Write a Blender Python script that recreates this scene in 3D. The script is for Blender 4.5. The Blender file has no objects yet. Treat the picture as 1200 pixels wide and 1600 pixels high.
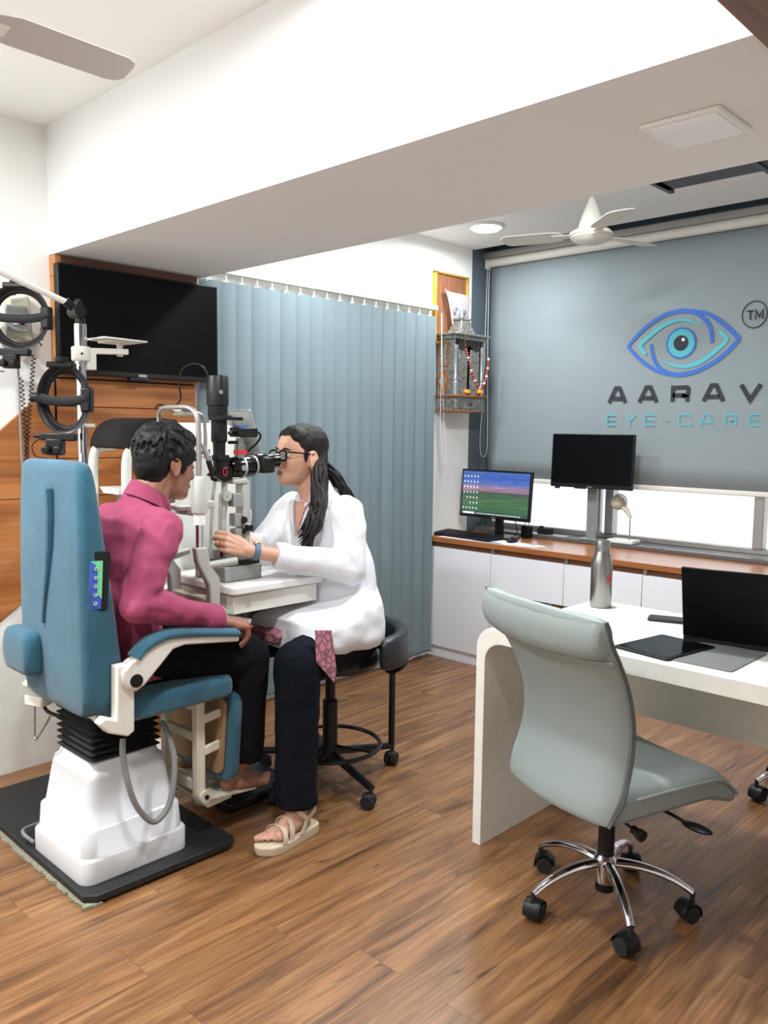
import bpy, bmesh, math, random
from mathutils import Vector, Matrix
random.seed(7)
scene = bpy.context.scene
COL = scene.collection
PI = math.pi

# ------------------------------------------------------------------ camera
cam_data = bpy.data.cameras.new('camera')
cam = bpy.data.objects.new('camera', cam_data)
COL.objects.link(cam)
scene.camera = cam
PITCH, YAW, ROLL = math.radians(5.614), math.radians(43.877), math.radians(0.702)
_fh = Vector((-math.sin(YAW), math.cos(YAW), 0)); _rr = Vector((math.cos(YAW), math.sin(YAW), 0)); _z = Vector((0, 0, 1))
_f = _fh*math.cos(PITCH) - _z*math.sin(PITCH); _u = _fh*math.sin(PITCH) + _z*math.cos(PITCH)
_r2 = _rr*math.cos(ROLL) + _u*math.sin(ROLL); _u2 = -_rr*math.sin(ROLL) + _u*math.cos(ROLL)
_m = Matrix((_r2, _u2, -_f)).transposed().to_4x4()
_m.translation = Vector((3.3362, 0.0, 1.40))
cam.matrix_world = _m
cam_data.sensor_fit = 'VERTICAL'; cam_data.sensor_height = 24.0
cam_data.lens = 24.0*1291.67/1600.0
cam_data.clip_start = 0.05; cam_data.clip_end = 60

# ------------------------------------------------------------------ world, exposure
world = bpy.data.worlds.new('daylight'); scene.world = world
world.use_nodes = True
_bg = world.node_tree.nodes['Background']
_bg.inputs[0].default_value = (0.90, 0.95, 1.0, 1); _bg.inputs[1].default_value = 2.0
vs = scene.view_settings
vs.view_transform = 'Standard'; vs.look = 'None'; vs.gamma = 1.0; vs.exposure = -0.20
vs.use_curve_mapping = False

# ------------------------------------------------------------------ materials
def lin(c):
    c = c/255.0
    return c/12.92 if c <= 0.04045 else ((c+0.055)/1.055)**2.4
def rgb(r, g, b): return (lin(r), lin(g), lin(b), 1.0)
MATS = {}
def mat(name, col, rough=0.5, metal=0.0, var=0.0, vscale=8.0, bump=0.0, bscale=60.0, emit=None, coat=0.0, alpha=1.0, trans=0.0, spec=0.5, stretch=(1, 1, 1), sheen=0.0, sss=0.0, crease=None):
    """principled material; a noise gives small colour variation and fine relief"""
    m = bpy.data.materials.new(name); m.use_nodes = True
    nt = m.node_tree; N = nt.nodes; Lk = nt.links; b = N['Principled BSDF']
    c = rgb(*col)
    b.inputs['Base Color'].default_value = c
    b.inputs['Roughness'].default_value = rough; b.inputs['Metallic'].default_value = metal
    b.inputs['Specular IOR Level'].default_value = spec
    if coat: b.inputs['Coat Weight'].default_value = coat
    if sheen: b.inputs['Sheen Weight'].default_value = sheen
    if alpha < 1: b.inputs['Alpha'].default_value = alpha
    if trans: b.inputs['Transmission Weight'].default_value = trans
    if sss:
        b.inputs['Subsurface Weight'].default_value = sss; b.inputs['Subsurface Radius'].default_value = (0.01, 0.004, 0.002)
        b.inputs['Subsurface Scale'].default_value = 0.5
    if emit:
        b.inputs['Emission Color'].default_value = rgb(*emit[0]); b.inputs['Emission Strength'].default_value = emit[1]
    if var or bump:
        tc = N.new('ShaderNodeTexCoord'); mp = N.new('ShaderNodeMapping'); mp.inputs['Scale'].default_value = stretch
        Lk.new(tc.outputs['Object'], mp.inputs['Vector'])
    if var:
        n = N.new('ShaderNodeTexNoise'); n.inputs['Scale'].default_value = vscale; n.inputs['Detail'].default_value = 5
        Lk.new(mp.outputs[0], n.inputs['Vector'])
        r = N.new('ShaderNodeMapRange'); r.inputs[1].default_value = 0.3; r.inputs[2].default_value = 0.7
        r.inputs[3].default_value = 1-var; r.inputs[4].default_value = 1+var
        Lk.new(n.outputs['Fac'], r.inputs[0])
        mx = N.new('ShaderNodeVectorMath'); mx.operation = 'SCALE'; mx.inputs[0].default_value = c[:3]
        Lk.new(r.outputs[0], mx.inputs['Scale']); Lk.new(mx.outputs[0], b.inputs['Base Color'])
    if bump:
        n2 = N.new('ShaderNodeTexNoise'); n2.inputs['Scale'].default_value = bscale; n2.inputs['Detail'].default_value = 4
        Lk.new(mp.outputs[0], n2.inputs['Vector'])
        bp = N.new('ShaderNodeBump'); bp.inputs['Strength'].default_value = bump; bp.inputs['Distance'].default_value = 0.01
        Lk.new(n2.outputs['Fac'], bp.inputs['Height']); Lk.new(bp.outputs[0], b.inputs['Normal'])
    if crease:
        tc2 = N.new('ShaderNodeTexCoord'); mp2 = N.new('ShaderNodeMapping'); mp2.inputs['Scale'].default_value = crease[2]; mp2.inputs['Rotation'].default_value = (0.5, 0.35, 0.2)
        Lk.new(tc2.outputs['Object'], mp2.inputs['Vector'])
        n3 = N.new('ShaderNodeTexNoise'); n3.noise_type = 'RIDGED_MULTIFRACTAL'; n3.inputs['Scale'].default_value = crease[0]; n3.inputs['Detail'].default_value = 1.5; n3.inputs['Distortion'].default_value = 0.6
        Lk.new(mp2.outputs[0], n3.inputs['Vector'])
        bp2 = N.new('ShaderNodeBump'); bp2.inputs['Strength'].default_value = crease[1]; bp2.inputs['Distance'].default_value = 0.012
        Lk.new(n3.outputs['Fac'], bp2.inputs['Height']); Lk.new(bp2.outputs[0], b.inputs['Normal'])
    MATS[name] = m
    return m

def wood(name, dark, mid, light, axis='Y', scale=1.0, rough=0.4, knots=True, coat=0.0, streak=1.0):
    """long grain along one axis, each board shifted by its own random number"""
    m = bpy.data.materials.new(name); m.use_nodes = True
    nt = m.node_tree; N = nt.nodes; Lk = nt.links; b = N['Principled BSDF']
    b.inputs['Roughness'].default_value = rough
    if coat: b.inputs['Coat Weight'].default_value = coat; b.inputs['Coat Roughness'].default_value = 0.25
    tc = N.new('ShaderNodeTexCoord'); oi = N.new('ShaderNodeObjectInfo')
    off = N.new('ShaderNodeVectorMath'); off.operation = 'SCALE'; off.inputs[0].default_value = (17.3, 9.1, 5.7)
    Lk.new(oi.outputs['Random'], off.inputs['Scale'])
    ad = N.new('ShaderNodeVectorMath'); ad.operation = 'ADD'
    Lk.new(tc.outputs['Object'], ad.inputs[0]); Lk.new(off.outputs[0], ad.inputs[1])
    mp = N.new('ShaderNodeMapping')
    s = {'X': (1.2, 14, 14), 'Y': (14, 1.2, 14), 'Z': (14, 14, 1.2)}[axis]
    mp.inputs['Scale'].default_value = tuple(q*scale for q in s)
    Lk.new(ad.outputs[0], mp.inputs['Vector'])
    n1 = N.new('ShaderNodeTexNoise'); n1.inputs['Scale'].default_value = 1.0; n1.inputs['Detail'].default_value = 8; n1.inputs['Distortion'].default_value = 0.9; n1.inputs['Roughness'].default_value = 0.62
    Lk.new(mp.outputs[0], n1.inputs['Vector'])
    ra = N.new('ShaderNodeValToRGB')
    e = ra.color_ramp.elements
    e[0].position = 0.30; e[0].color = rgb(*dark); e[1].position = 0.72; e[1].color = rgb(*light)
    x = e.new(0.48); x.color = rgb(*mid)
    Lk.new(n1.outputs['Fac'], ra.inputs[0])
    # fine pores
    mp2 = N.new('ShaderNodeMapping'); mp2.inputs['Scale'].default_value = tuple(q*scale*(6 if q > 2 else 3) for q in s)
    Lk.new(ad.outputs[0], mp2.inputs['Vector'])
    n2 = N.new('ShaderNodeTexNoise'); n2.inputs['Scale'].default_value = 1.0; n2.inputs['Detail'].default_value = 3
    Lk.new(mp2.outputs[0], n2.inputs['Vector'])
    r2 = N.new('ShaderNodeMapRange'); r2.inputs[1].default_value = 0.35; r2.inputs[2].default_value = 0.65
    r2.inputs[3].default_value = 1-0.13*streak; r2.inputs[4].default_value = 1+0.10*streak
    Lk.new(n2.outputs['Fac'], r2.inputs[0])
    tint = N.new('ShaderNodeMapRange'); tint.inputs[3].default_value = 0.93; tint.inputs[4].default_value = 1.08
    Lk.new(oi.outputs['Random'], tint.inputs[0])
    mu = N.new('ShaderNodeMath'); mu.operation = 'MULTIPLY'; Lk.new(r2.outputs[0], mu.inputs[0]); Lk.new(tint.outputs[0], mu.inputs[1])
    vm = N.new('ShaderNodeVectorMath'); vm.operation = 'SCALE'
    Lk.new(ra.outputs[0], vm.inputs[0]); Lk.new(mu.outputs[0], vm.inputs['Scale'])
    src = vm.outputs[0]
    if knots:
        mp3 = N.new('ShaderNodeMapping'); mp3.inputs['Scale'].default_value = tuple(q*0.22*scale+0.8 for q in s)
        Lk.new(ad.outputs[0], mp3.inputs['Vector'])
        n3 = N.new('ShaderNodeTexNoise'); n3.inputs['Scale'].default_value = 2.2; n3.inputs['Detail'].default_value = 6; n3.inputs['Distortion'].default_value = 1.2
        Lk.new(mp3.outputs[0], n3.inputs['Vector'])
        r3 = N.new('ShaderNodeMapRange'); r3.inputs[1].default_value = 0.66; r3.inputs[2].default_value = 0.74
        r3.inputs[3].default_value = 0.0; r3.inputs[4].default_value = 0.75
        Lk.new(n3.outputs['Fac'], r3.inputs[0])
        mx = N.new('ShaderNodeMix'); mx.data_type = 'RGBA'
        Lk.new(r3.outputs[0], mx.inputs['Factor']); Lk.new(src, mx.inputs['A']); mx.inputs['B'].default_value = rgb(*[q*0.5 for q in dark])
        src = mx.outputs['Result']
    Lk.new(src, b.inputs['Base Color'])
    bp = N.new('ShaderNodeBump'); bp.inputs['Strength'].default_value = 0.08; bp.inputs['Distance'].default_value = 0.003
    Lk.new(n2.outputs['Fac'], bp.inputs['Height']); Lk.new(bp.outputs[0], b.inputs['Normal'])
    MATS[name] = m
    return m

mat('wall_white', (240, 240, 236), 0.7, var=0.02, vscale=3, bump=0.05, bscale=90)
mat('plaster', (226, 224, 217), 0.75, var=0.05, vscale=14, bump=0.08, bscale=80)
mat('ceiling_white', (243, 243, 241), 0.75)
mat('beam_white', (232, 232, 231), 0.75, var=0.01, vscale=3)
mat('reveal_grey', (84, 97, 106), 0.45, var=0.06, vscale=9)
wood('floor_wood', (78, 52, 31), (127, 87, 53), (156, 116, 77), 'Y', 1.25, 0.36, coat=0.12, streak=1.7)
wood('panel_wood', (130, 78, 40), (166, 103, 55), (188, 126, 74), 'Y', 0.7, 0.38, knots=False)
wood('frame_wood', (150, 92, 46), (188, 124, 68), (204, 144, 86), 'Z', 1.0, 0.4, knots=False)
wood('counter_wood', (132, 78, 40), (168, 104, 58), (188, 126, 76), 'X', 1.0, 0.28, knots=False, coat=0.2)
wood('dark_wood', (84, 54, 40), (106, 70, 54), (122, 86, 68), 'Y', 0.8, 0.45, knots=False)
wood('frame_back_wood', (118, 76, 52), (136, 90, 64), (150, 102, 76), 'Z', 2.0, 0.5, knots=False)
mat('channel_wood', (112, 66, 36), 0.5, var=0.1, vscale=20)
mat('cabinet_white', (236, 237, 243), 0.35, coat=0.1)
mat('granite', (92, 90, 90), 0.2, var=0.15, vscale=120)
mat('aluminium', (172, 168, 164), 0.35, 0.75)
mat('window_glass', (255, 255, 255), 0.0, trans=1.0, spec=0.4)
mat('chrome', (216, 216, 222), 0.08, 1.0)
mat('steel', (150, 149, 146), 0.36, 1.0, var=0.03, vscale=20, stretch=(1, 1, 0.05))
mat('white_metal', (226, 224, 216), 0.4, var=0.02)
mat('cream_metal', (214, 208, 190), 0.45, var=0.04, vscale=12)
mat('grey_metal', (146, 150, 148), 0.38, 0.25, var=0.03, vscale=10)
mat('slit_grey', (176, 178, 170), 0.42, 0.1, var=0.03, vscale=14)
mat('black_plastic', (16, 16, 18), 0.42, spec=0.35)
mat('black_matte', (24, 24, 26), 0.7, spec=0.3)
mat('black_gloss', (8, 8, 10), 0.14, spec=0.35)
mat('black_paint', (20, 20, 26), 0.3, 0.2)
mat('screen_black', (6, 7, 10), 0.3, spec=0.15)
mat('white_plastic', (232, 232, 228), 0.35)
mat('white_gloss', (240, 240, 240), 0.25, coat=0.3)
mat('abs_white', (206, 207, 210), 0.3, coat=0.2)
mat('machine_white', (222, 224, 216), 0.35)
mat('beige_plastic', (186, 182, 162), 0.5)
mat('teal_cloth', (40, 90, 111), 0.9, var=0.20, vscale=5, bump=0.25, bscale=160, sheen=0.25)
mat('roller_cloth', (142, 153, 157), 0.85, var=0.02, vscale=4, bump=0.05, bscale=300)
mat('blind_cloth', (116, 132, 138), 0.85, var=0.03, vscale=5, bump=0.06, bscale=300)
mat('blind_head', (224, 222, 214), 0.5)
mat('grey_leather', (142, 152, 150), 0.5, var=0.04, vscale=6, bump=0.10, bscale=220)
mat('black_leather', (26, 32, 36), 0.38, bump=0.1, bscale=200)
mat('desk_laminate', (232, 230, 222), 0.4, var=0.03, vscale=22)
mat('rubber', (28, 28, 29), 0.75)
mat('cord_white', (226, 224, 218), 0.6)
mat('hose_grey', (128, 130, 128), 0.45)
mat('gold_frame', (214, 168, 66), 0.3, 0.6)
mat('paper', (238, 240, 242), 0.8)
mat('paper_blue', (64, 104, 168), 0.7)
mat('logo_blue', (66, 112, 196), 0.8)
mat('logo_cyan', (92, 186, 198), 0.8)
mat('logo_dark', (52, 54, 60), 0.8)
mat('logo_white', (240, 242, 244), 0.8)
mat('lamp_glow', (255, 255, 255), 0.5, emit=((250, 250, 255), 9.0))

# ------------------------------------------------------------------ mesh helpers
ORG = {}
def tag(o, label=None, cat=None, group=None, kind=None):
    if label: o['label'] = label
    if cat: o['category'] = cat
    if group: o['group'] = group
    if kind: o['kind'] = kind
    return o
def thing(name, label, cat, loc=(0, 0, 0), group=None, kind=None):
    o = bpy.data.objects.new(name, None); o.empty_display_size = 0.05
    COL.objects.link(o); o.location = loc; ORG[o.name] = Vector(loc)
    return tag(o, label, cat, group, kind)
def copy_tree(o, parent=None):
    c = o.copy(); COL.objects.link(c)
    if parent: c.parent = parent
    ORG[c.name] = ORG.get(o.name, Vector((0, 0, 0)))
    for ch in o.children: copy_tree(ch, c)
    return c
def frame(fwd, up=(0, 0, 1)):
    """3x3 whose columns are right, forward, up"""
    f = Vector(fwd).normalized(); u = Vector(up)
    r = f.cross(u)
    if r.length < 1e-5: r = f.cross(Vector((1, 0, 0)))
    r.normalize(); u = r.cross(f)
    return Matrix((r, f, u)).transposed()
def rotz(deg): return Matrix.Rotation(math.radians(deg), 3, 'Z')
def rot(ax, deg): return Matrix.Rotation(math.radians(deg), 3, ax)

class G:
    def __init__(s): s.v = []; s.f = []; s.T = None
    def at(s, loc, R=None):
        m = (R if R else Matrix.Identity(3)).to_4x4(); m.translation = Vector(loc); s.T = m; return s
    def add(s, vs, fs):
        b = len(s.v)
        for p in vs:
            p = Vector(p); s.v.append(s.T @ p if s.T else p)
        for f in fs: s.f.append(tuple(i+b for i in f))
        return s
    def box(s, x0, x1, y0, y1, z0, z1):
        return s.add([(x0, y0, z0), (x1, y0, z0), (x1, y1, z0), (x0, y1, z0), (x0, y0, z1), (x1, y0, z1), (x1, y1, z1), (x0, y1, z1)],
                     [(3, 2, 1, 0), (4, 5, 6, 7), (0, 1, 5, 4), (1, 2, 6, 5), (2, 3, 7, 6), (3, 0, 4, 7)])
    def obox(s, c, size, R=None):
        """box by centre, size and rotation"""
        R = R if R else Matrix.Identity(3); c = Vector(c); h = [q/2 for q in size]
        vs = [c + R @ Vector((sx*h[0], sy*h[1], sz*h[2])) for sz in (-1, 1) for sx, sy in ((-1, -1), (1, -1), (1, 1), (-1, 1))]
        return s.add(vs, [(3, 2, 1, 0), (4, 5, 6, 7), (0, 1, 5, 4), (1, 2, 6, 5), (2, 3, 7, 6), (3, 0, 4, 7)])
    def ring_loft(s, rings, cap=True, closed=False):
        n = len(rings[0]); vs = [p for r in rings for p in r]; fs = []
        m = len(rings)
        for i in range(m if closed else m-1):
            a = i*n; b = ((i+1) % m)*n
            for j in range(n):
                k = (j+1) % n; fs.append((a+j, a+k, b+k, b+j))
        if cap and not closed:
            fs.append(tuple(range(n-1, -1, -1))); fs.append(tuple((m-1)*n+j for j in range(n)))
        return s.add(vs, fs)
    def tube(s, pts, r, n=10, closed=False, flat=None, cap=True, up=None):
        """tube along a path; r is a number or a list; flat = (a, b) scales of the section"""
        pts = [Vector(p) for p in pts]; m = len(pts)
        rs = r if isinstance(r, (list, tuple)) else [r]*m
        rings = []; nrm = Vector(up) if up else None
        for i, p in enumerate(pts):
            if closed: t = pts[(i+1) % m] - pts[i-1]
            else: t = pts[min(i+1, m-1)] - pts[max(i-1, 0)]
            if t.length < 1e-9: t = Vector((0, 0, 1))
            t.normalize()
            if nrm is None: nrm = Vector((0, 0, 1)) if abs(t.z) < 0.9 else Vector((1, 0, 0))
            nn = nrm - t*nrm.dot(t)
            if nn.length < 1e-6: nn = Vector((1, 0, 0)) - t*t.x
            nn.normalize(); nrm = nn; bb = t.cross(nn)
            fa, fb = flat if flat else (1, 1)
            rings.append([p + nn*(rs[i]*fa*math.cos(2*PI*j/n)) + bb*(rs[i]*fb*math.sin(2*PI*j/n)) for j in range(n)])
        return s.ring_loft(rings, cap, closed)
    def cyl(s, p0, p1, r0, r1=None, n=20): return s.tube([p0, p1], [r0, r0 if r1 is None else r1], n)
    def lathe(s, prof, c, axis=(0, 0, 1), n=28):
        """profile [(radius, height)] turned about an axis"""
        A = Vector(axis).normalized(); c = Vector(c)
        u = A.cross(Vector((0, 0, 1))) if abs(A.z) < 0.9 else Vector((1, 0, 0)); u.normalize(); w = A.cross(u)
        rings = [[c + A*h + u*(max(r, 1e-4)*math.cos(2*PI*j/n)) + w*(max(r, 1e-4)*math.sin(2*PI*j/n)) for j in range(n)] for r, h in prof]
        return s.ring_loft(rings)
    def ell(s, c, rad, R=None, n=18, m=10):
        R = R if R else Matrix.Identity(3); c = Vector(c); rings = []
        for i in range(m+1):
            a = -PI/2 + PI*i/m; cr = max(math.cos(a), 1e-3)
            rings.append([c + R @ Vector((rad[0]*cr*math.cos(2*PI*j/n), rad[1]*cr*math.sin(2*PI*j/n), rad[2]*math.sin(a))) for j in range(n)])
        return s.ring_loft(rings)
    def cap(s, p0, r0, p1, r1, n=14):
        """tapered capsule"""
        p0, p1 = Vector(p0), Vector(p1); d = p1-p0
        if d.length < 1e-6: return s.ell(p0, (r0, r0, r0))
        t = d.normalized(); k = 4; pts = []; rs = []
        for i in range(k): a = PI/2*(1-i/k); pts.append(p0 - t*r0*math.sin(a)); rs.append(max(r0*math.cos(a), 1e-3*r0))
        pts.append(p0); rs.append(r0); pts.append(p1); rs.append(r1)
        for i in range(1, k+1): a = PI/2*i/k; pts.append(p1 + t*r1*math.sin(a)); rs.append(max(r1*math.cos(a), 1e-3*r1))
        # fixed frame (no parallel transport needed on a straight axis)
        u = t.cross(Vector((0, 0, 1))) if abs(t.z) < 0.9 else t.cross(Vector((1, 0, 0))); u.normalize(); w = t.cross(u)
        return s.ring_loft([[p + u*(q*math.cos(2*PI*j/n)) + w*(q*math.sin(2*PI*j/n)) for j in range(n)] for p, q in zip(pts, rs)])
    def chain(s, pts, rs):
        for i in range(len(pts)-1): s.cap(pts[i], rs[i], pts[i+1], rs[i+1])
        return s
    def prism(s, poly, o, U, V, W):
        """polygon [(u, v)] on axes U, V from origin o, thickness vector W"""
        o, U, V, W = Vector(o), Vector(U), Vector(V), Vector(W); n = len(poly)
        a = [o + U*p + V*q for p, q in poly]; b = [p + W for p in a]
        return s.add(a+b, [tuple(range(n-1, -1, -1)), tuple(range(n, 2*n))] + [(i, (i+1) % n, n+(i+1) % n, n+i) for i in range(n)])
    def grid(s, fn, nu, nv):
        vs = [fn(i/(nu-1), j/(nv-1)) for i in range(nu) for j in range(nv)]
        return s.add(vs, [(i*nv+j, (i+1)*nv+j, (i+1)*nv+j+1, i*nv+j+1) for i in range(nu-1) for j in range(nv-1)])
    def mesh(s, name, org=None, ang=38):
        me = bpy.data.meshes.new(name)
        vs = [tuple(v-org) for v in s.v] if org else [tuple(v) for v in s.v]
        me.from_pydata(vs, [], s.f); me.validate()
        bm = bmesh.new(); bm.from_mesh(me); bmesh.ops.recalc_face_normals(bm, faces=bm.faces); bm.to_mesh(me); bm.free()
        if ang:
            me.polygons.foreach_set('use_smooth', [True]*len(me.polygons)); me.set_sharp_from_angle(angle=math.radians(ang))
        return me
    def obj(s, name, m, parent=None, bev=0.0, sub=0, ang=38, solid=0.0, seg=2, **tags):
        org = ORG.get(parent.name) if parent else None
        me = s.mesh(name, org, ang)
        o = bpy.data.objects.new(name, me); COL.objects.link(o)
        ms = m if isinstance(m, (list, tuple)) else [m]
        for q in ms: me.materials.append(MATS[q] if isinstance(q, str) else q)
        if parent: o.parent = parent; ORG[o.name] = org
        else: ORG[o.name] = Vector((0, 0, 0))
        if solid:
            md = o.modifiers.new('solid', 'SOLIDIFY'); md.thickness = solid; md.offset = 0
        if bev:
            md = o.modifiers.new('bevel', 'BEVEL'); md.width = bev; md.segments = seg; md.limit_method = 'ANGLE'; md.angle_limit = math.radians(40); md.harden_normals = False
        if sub:
            md = o.modifiers.new('sub', 'SUBSURF'); md.levels = sub; md.render_levels = sub
        if tags: tag(o, **tags)
        return o
    def blob(s, name, m, parent=None, voxel=0.006, smooth=6, disp=None, dscale=0.1, dstr=0.01, adapt=0.0, **tags):
        """closed overlapping volumes fused into one continuous skin"""
        o = s.obj(name, m, parent, ang=0)
        md = o.modifiers.new('fuse', 'REMESH'); md.mode = 'VOXEL'; md.voxel_size = voxel; md.use_smooth_shade = True; md.adaptivity = adapt
        if smooth:
            md = o.modifiers.new('smooth', 'SMOOTH'); md.factor = 0.5; md.iterations = smooth
        if disp:
            tx = bpy.data.textures.new(name+'_folds', disp)
            if disp == 'CLOUDS': tx.noise_scale = dscale; tx.noise_depth = 1
            if disp == 'WOOD': tx.noise_scale = dscale; tx.wood_type = 'BANDNOISE'; tx.turbulence = 6
            md = o.modifiers.new('folds', 'DISPLACE'); md.texture = tx; md.strength = dstr; md.mid_level = 0.5; md.texture_coords = 'LOCAL'
        if tags: tag(o, **tags)
        return o

def bez(p0, p1, p2, p3, n=12):
    p0, p1, p2, p3 = map(Vector, (p0, p1, p2, p3)); out = []
    for i in range(n+1):
        t = i/n; a = 1-t
        out.append(p0*a**3 + p1*3*a*a*t + p2*3*a*t*t + p3*t**3)
    return out
def spline(pts, k=6):
    """smooth path through points (Catmull-Rom)"""
    P = [Vector(p) for p in pts]; P = [P[0]*2-P[1]] + P + [P[-1]*2-P[-2]]; out = []
    for i in range(1, len(P)-2):
        for j in range(k):
            t = j/k; a, b, c, d = P[i-1], P[i], P[i+1], P[i+2]
            out.append(0.5*((2*b) + (c-a)*t + (2*a-5*b+4*c-d)*t*t + (3*b-a-3*c+d)*t**3))
    out.append(P[-2]); return out
def rrect(w, h, r, n=5, cx=0, cy=0):
    """rounded rectangle polygon"""
    out = []
    for qx, qy, a0 in ((1, 1, 0), (-1, 1, 90), (-1, -1, 180), (1, -1, 270)):
        for i in range(n+1):
            a = math.radians(a0 + 90*i/n)
            out.append((cx + qx*(w/2-r) + r*math.cos(a), cy + qy*(h/2-r) + r*math.sin(a)))
    return out
def coil(p0, p1, r, turns, wire, g, n=10, sag=0.0):
    """coiled cord between two points"""
    p0, p1 = Vector(p0), Vector(p1); d = p1-p0; t = d.normalized()
    u = t.cross(Vector((0, 1, 0.2))).normalized(); w = t.cross(u); m = int(turns*8); pts = []
    for i in range(m+1):
        a = 2*PI*turns*i/m; k = i/m
        pts.append(p0 + d*k + u*(r*math.cos(a)) + w*(r*math.sin(a)) + Vector((0, 0, -sag*4*k*(1-k))))
    g.tube(pts, wire, 5)
    return g

# ------------------------------------------------------------------ the room
XR = 4.1           # far right end of the room, outside the picture
fl = G().box(-0.12, XR, -1.3, 4.6, -0.06, -0.012).obj('floor', 'black_matte', kind='structure')
PW = 0.152; PL = 1.22
_end = {0: 1.03, 1: 1.388, 2: 1.029, 3: 1.49, 4: 0.78, 5: 1.49, -1: 0.70, -2: 1.25, -3: 0.92}
pm = {}
def plank_mesh(L):
    k = round(L, 3)
    if k not in pm:
        g = G().box(0.0003, PW-0.0003, 0.0004, L-0.0004, -0.012, 0.0)
        me = g.mesh('plank', None, 30); me.materials.append(MATS['floor_wood']); pm[k] = me
    return pm[k]
for c in range(-10, 18):
    x = 1.379 + PW*c
    e = _end.get(c, random.uniform(0.2, 1.4))
    y = e - PL*2
    while y < 4.6:
        y0 = max(y, -1.3); y1 = min(y+PL, 4.6)
        if y1 - y0 > 0.02:
            o = bpy.data.objects.new('plank', plank_mesh(y1-y0)); COL.objects.link(o)
            o.parent = fl; o.location = (x, y0, 0)
        y += PL

G().box(-0.12, 0.0, -1.3, 4.25, 0, 2.62).obj('wall_left', 'wall_white', kind='structure')
# window end: dark reveal, wall below the sill, dark strip above the blind
G().box(-0.12, 0.0, 4.25, 4.62, 0, 2.62).obj('trim_1', 'reveal_grey', kind='structure', bev=0.002, label='dark grey reveal beside the roller blind')
G().box(-0.12, XR, 4.50, 4.62, 0, 0.752).obj('wall_window', 'wall_white', kind='structure')
G().box(0.0, XR, 4.50, 4.62, 2.475, 2.62).obj('trim_2', 'reveal_grey', kind='structure', label='dark grey band above the roller blind')
G().box(3.35, XR, 4.27, 4.50, 0, 2.62).obj('wall_right', 'wall_white', kind='structure')
G().box(XR, XR+0.1, -1.3, 4.62, 0, 2.66).obj('wall_end', 'wall_white', kind='structure')
G().box(-0.12, XR+0.1, -1.4, -1.3, 0, 2.66).obj('wall_back', 'wall_white', kind='structure')
G().box(-0.12, XR, -1.3, 1.511, 2.58, 2.66).obj('ceiling', 'ceiling_white', kind='structure')
G().box(0.0, XR, 2.20, 4.27, 2.55, 2.66).obj('ceiling_bay', 'ceiling_white', kind='structure')
G().box(0.0, XR, 4.27, 4.62, 2.62, 2.66).obj('ceiling_recess', 'reveal_grey', kind='structure')
G().box(0.0, XR, 1.511, 2.20, 2.085, 2.66).obj('trim_3', 'beam_white', kind='structure', label='deep white boxed beam crossing the ceiling')
sof = G().box(2.765, XR, -1.3, 1.50, 2.068, 2.575).box(2.765, XR, 1.50, 2.0, 2.068, 2.084).obj('trim_4', 'dark_wood', kind='structure', label='dark brown wooden soffit at the upper right corner')

# square panel lamp let into the beam (switched off) and round downlights, some added out of view
def downlight(x, y, z, label, power, r=0.085, group=None):
    t = thing('ceiling_downlight', label, 'downlight', (x, y, z), group)
    G().lathe([(r, 0.0), (r+0.012, -0.002), (r+0.012, -0.010), (r+0.004, -0.014), (r, -0.012), (r, 0.0)], (x, y, z), n=36).obj('rim', 'white_plastic', t)
    G().lathe([(r, -0.004), (r*0.98, -0.014), (r*0.85, -0.024), (r*0.5, -0.030), (0.0, -0.032)], (x, y, z), n=36).obj('diffuser', 'lamp_glow', t)
    d = bpy.data.lights.new('downlight_lamp', 'AREA'); d.shape = 'DISK'; d.size = 2*r; d.energy = power; d.color = (0.94, 0.975, 1.0)
    l = bpy.data.objects.new('downlight_lamp', d); COL.objects.link(l); l.parent = t; l.location = (0, 0, -0.045)
    return t
downlight(0.43, 3.82, 2.55, 'bright round downlight in the low ceiling near the shrine', 16)
downlight(0.48, 2.75, 2.55, 'round downlight hidden behind the beam above the vertical blinds', 19)
downlight(1.70, 2.62, 2.55, 'added unseen downlight behind the beam, lighting the desk and cabinets', 40)  # added lamp, angled to brighten the desk and cabinet fronts
downlight(2.00, 1.12, 2.58, 'added unseen downlight in the front ceiling, whitening the beam face', 30)  # added close to the beam so that its face burns out
downlight(0.55, 0.10, 2.58, 'added unseen downlight in the front ceiling, whitening the left wall', 72)  # added out of view to brighten the upper left wall and beam
downlight(2.15, -0.50, 2.58, 'added unseen fill downlight in the front ceiling behind the camera', 30)  # added fill light in downlight form, never in view

t = thing('panel_light', 'square white panel light, switched off, under the beam', 'ceiling light', (2.4975, 1.861, 2.085))
G().prism(rrect(0.183, 0.183, 0.006), (2.4975, 1.861, 2.085), (1, 0, 0), (0, 1, 0), (0, 0, -0.011)).obj('rim', 'white_plastic', t, bev=0.003)
G().prism(rrect(0.158, 0.158, 0.004), (2.4975, 1.861, 2.075), (1, 0, 0), (0, 1, 0), (0, 0, -0.003)).obj('diffuser', 'white_gloss', t)

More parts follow.
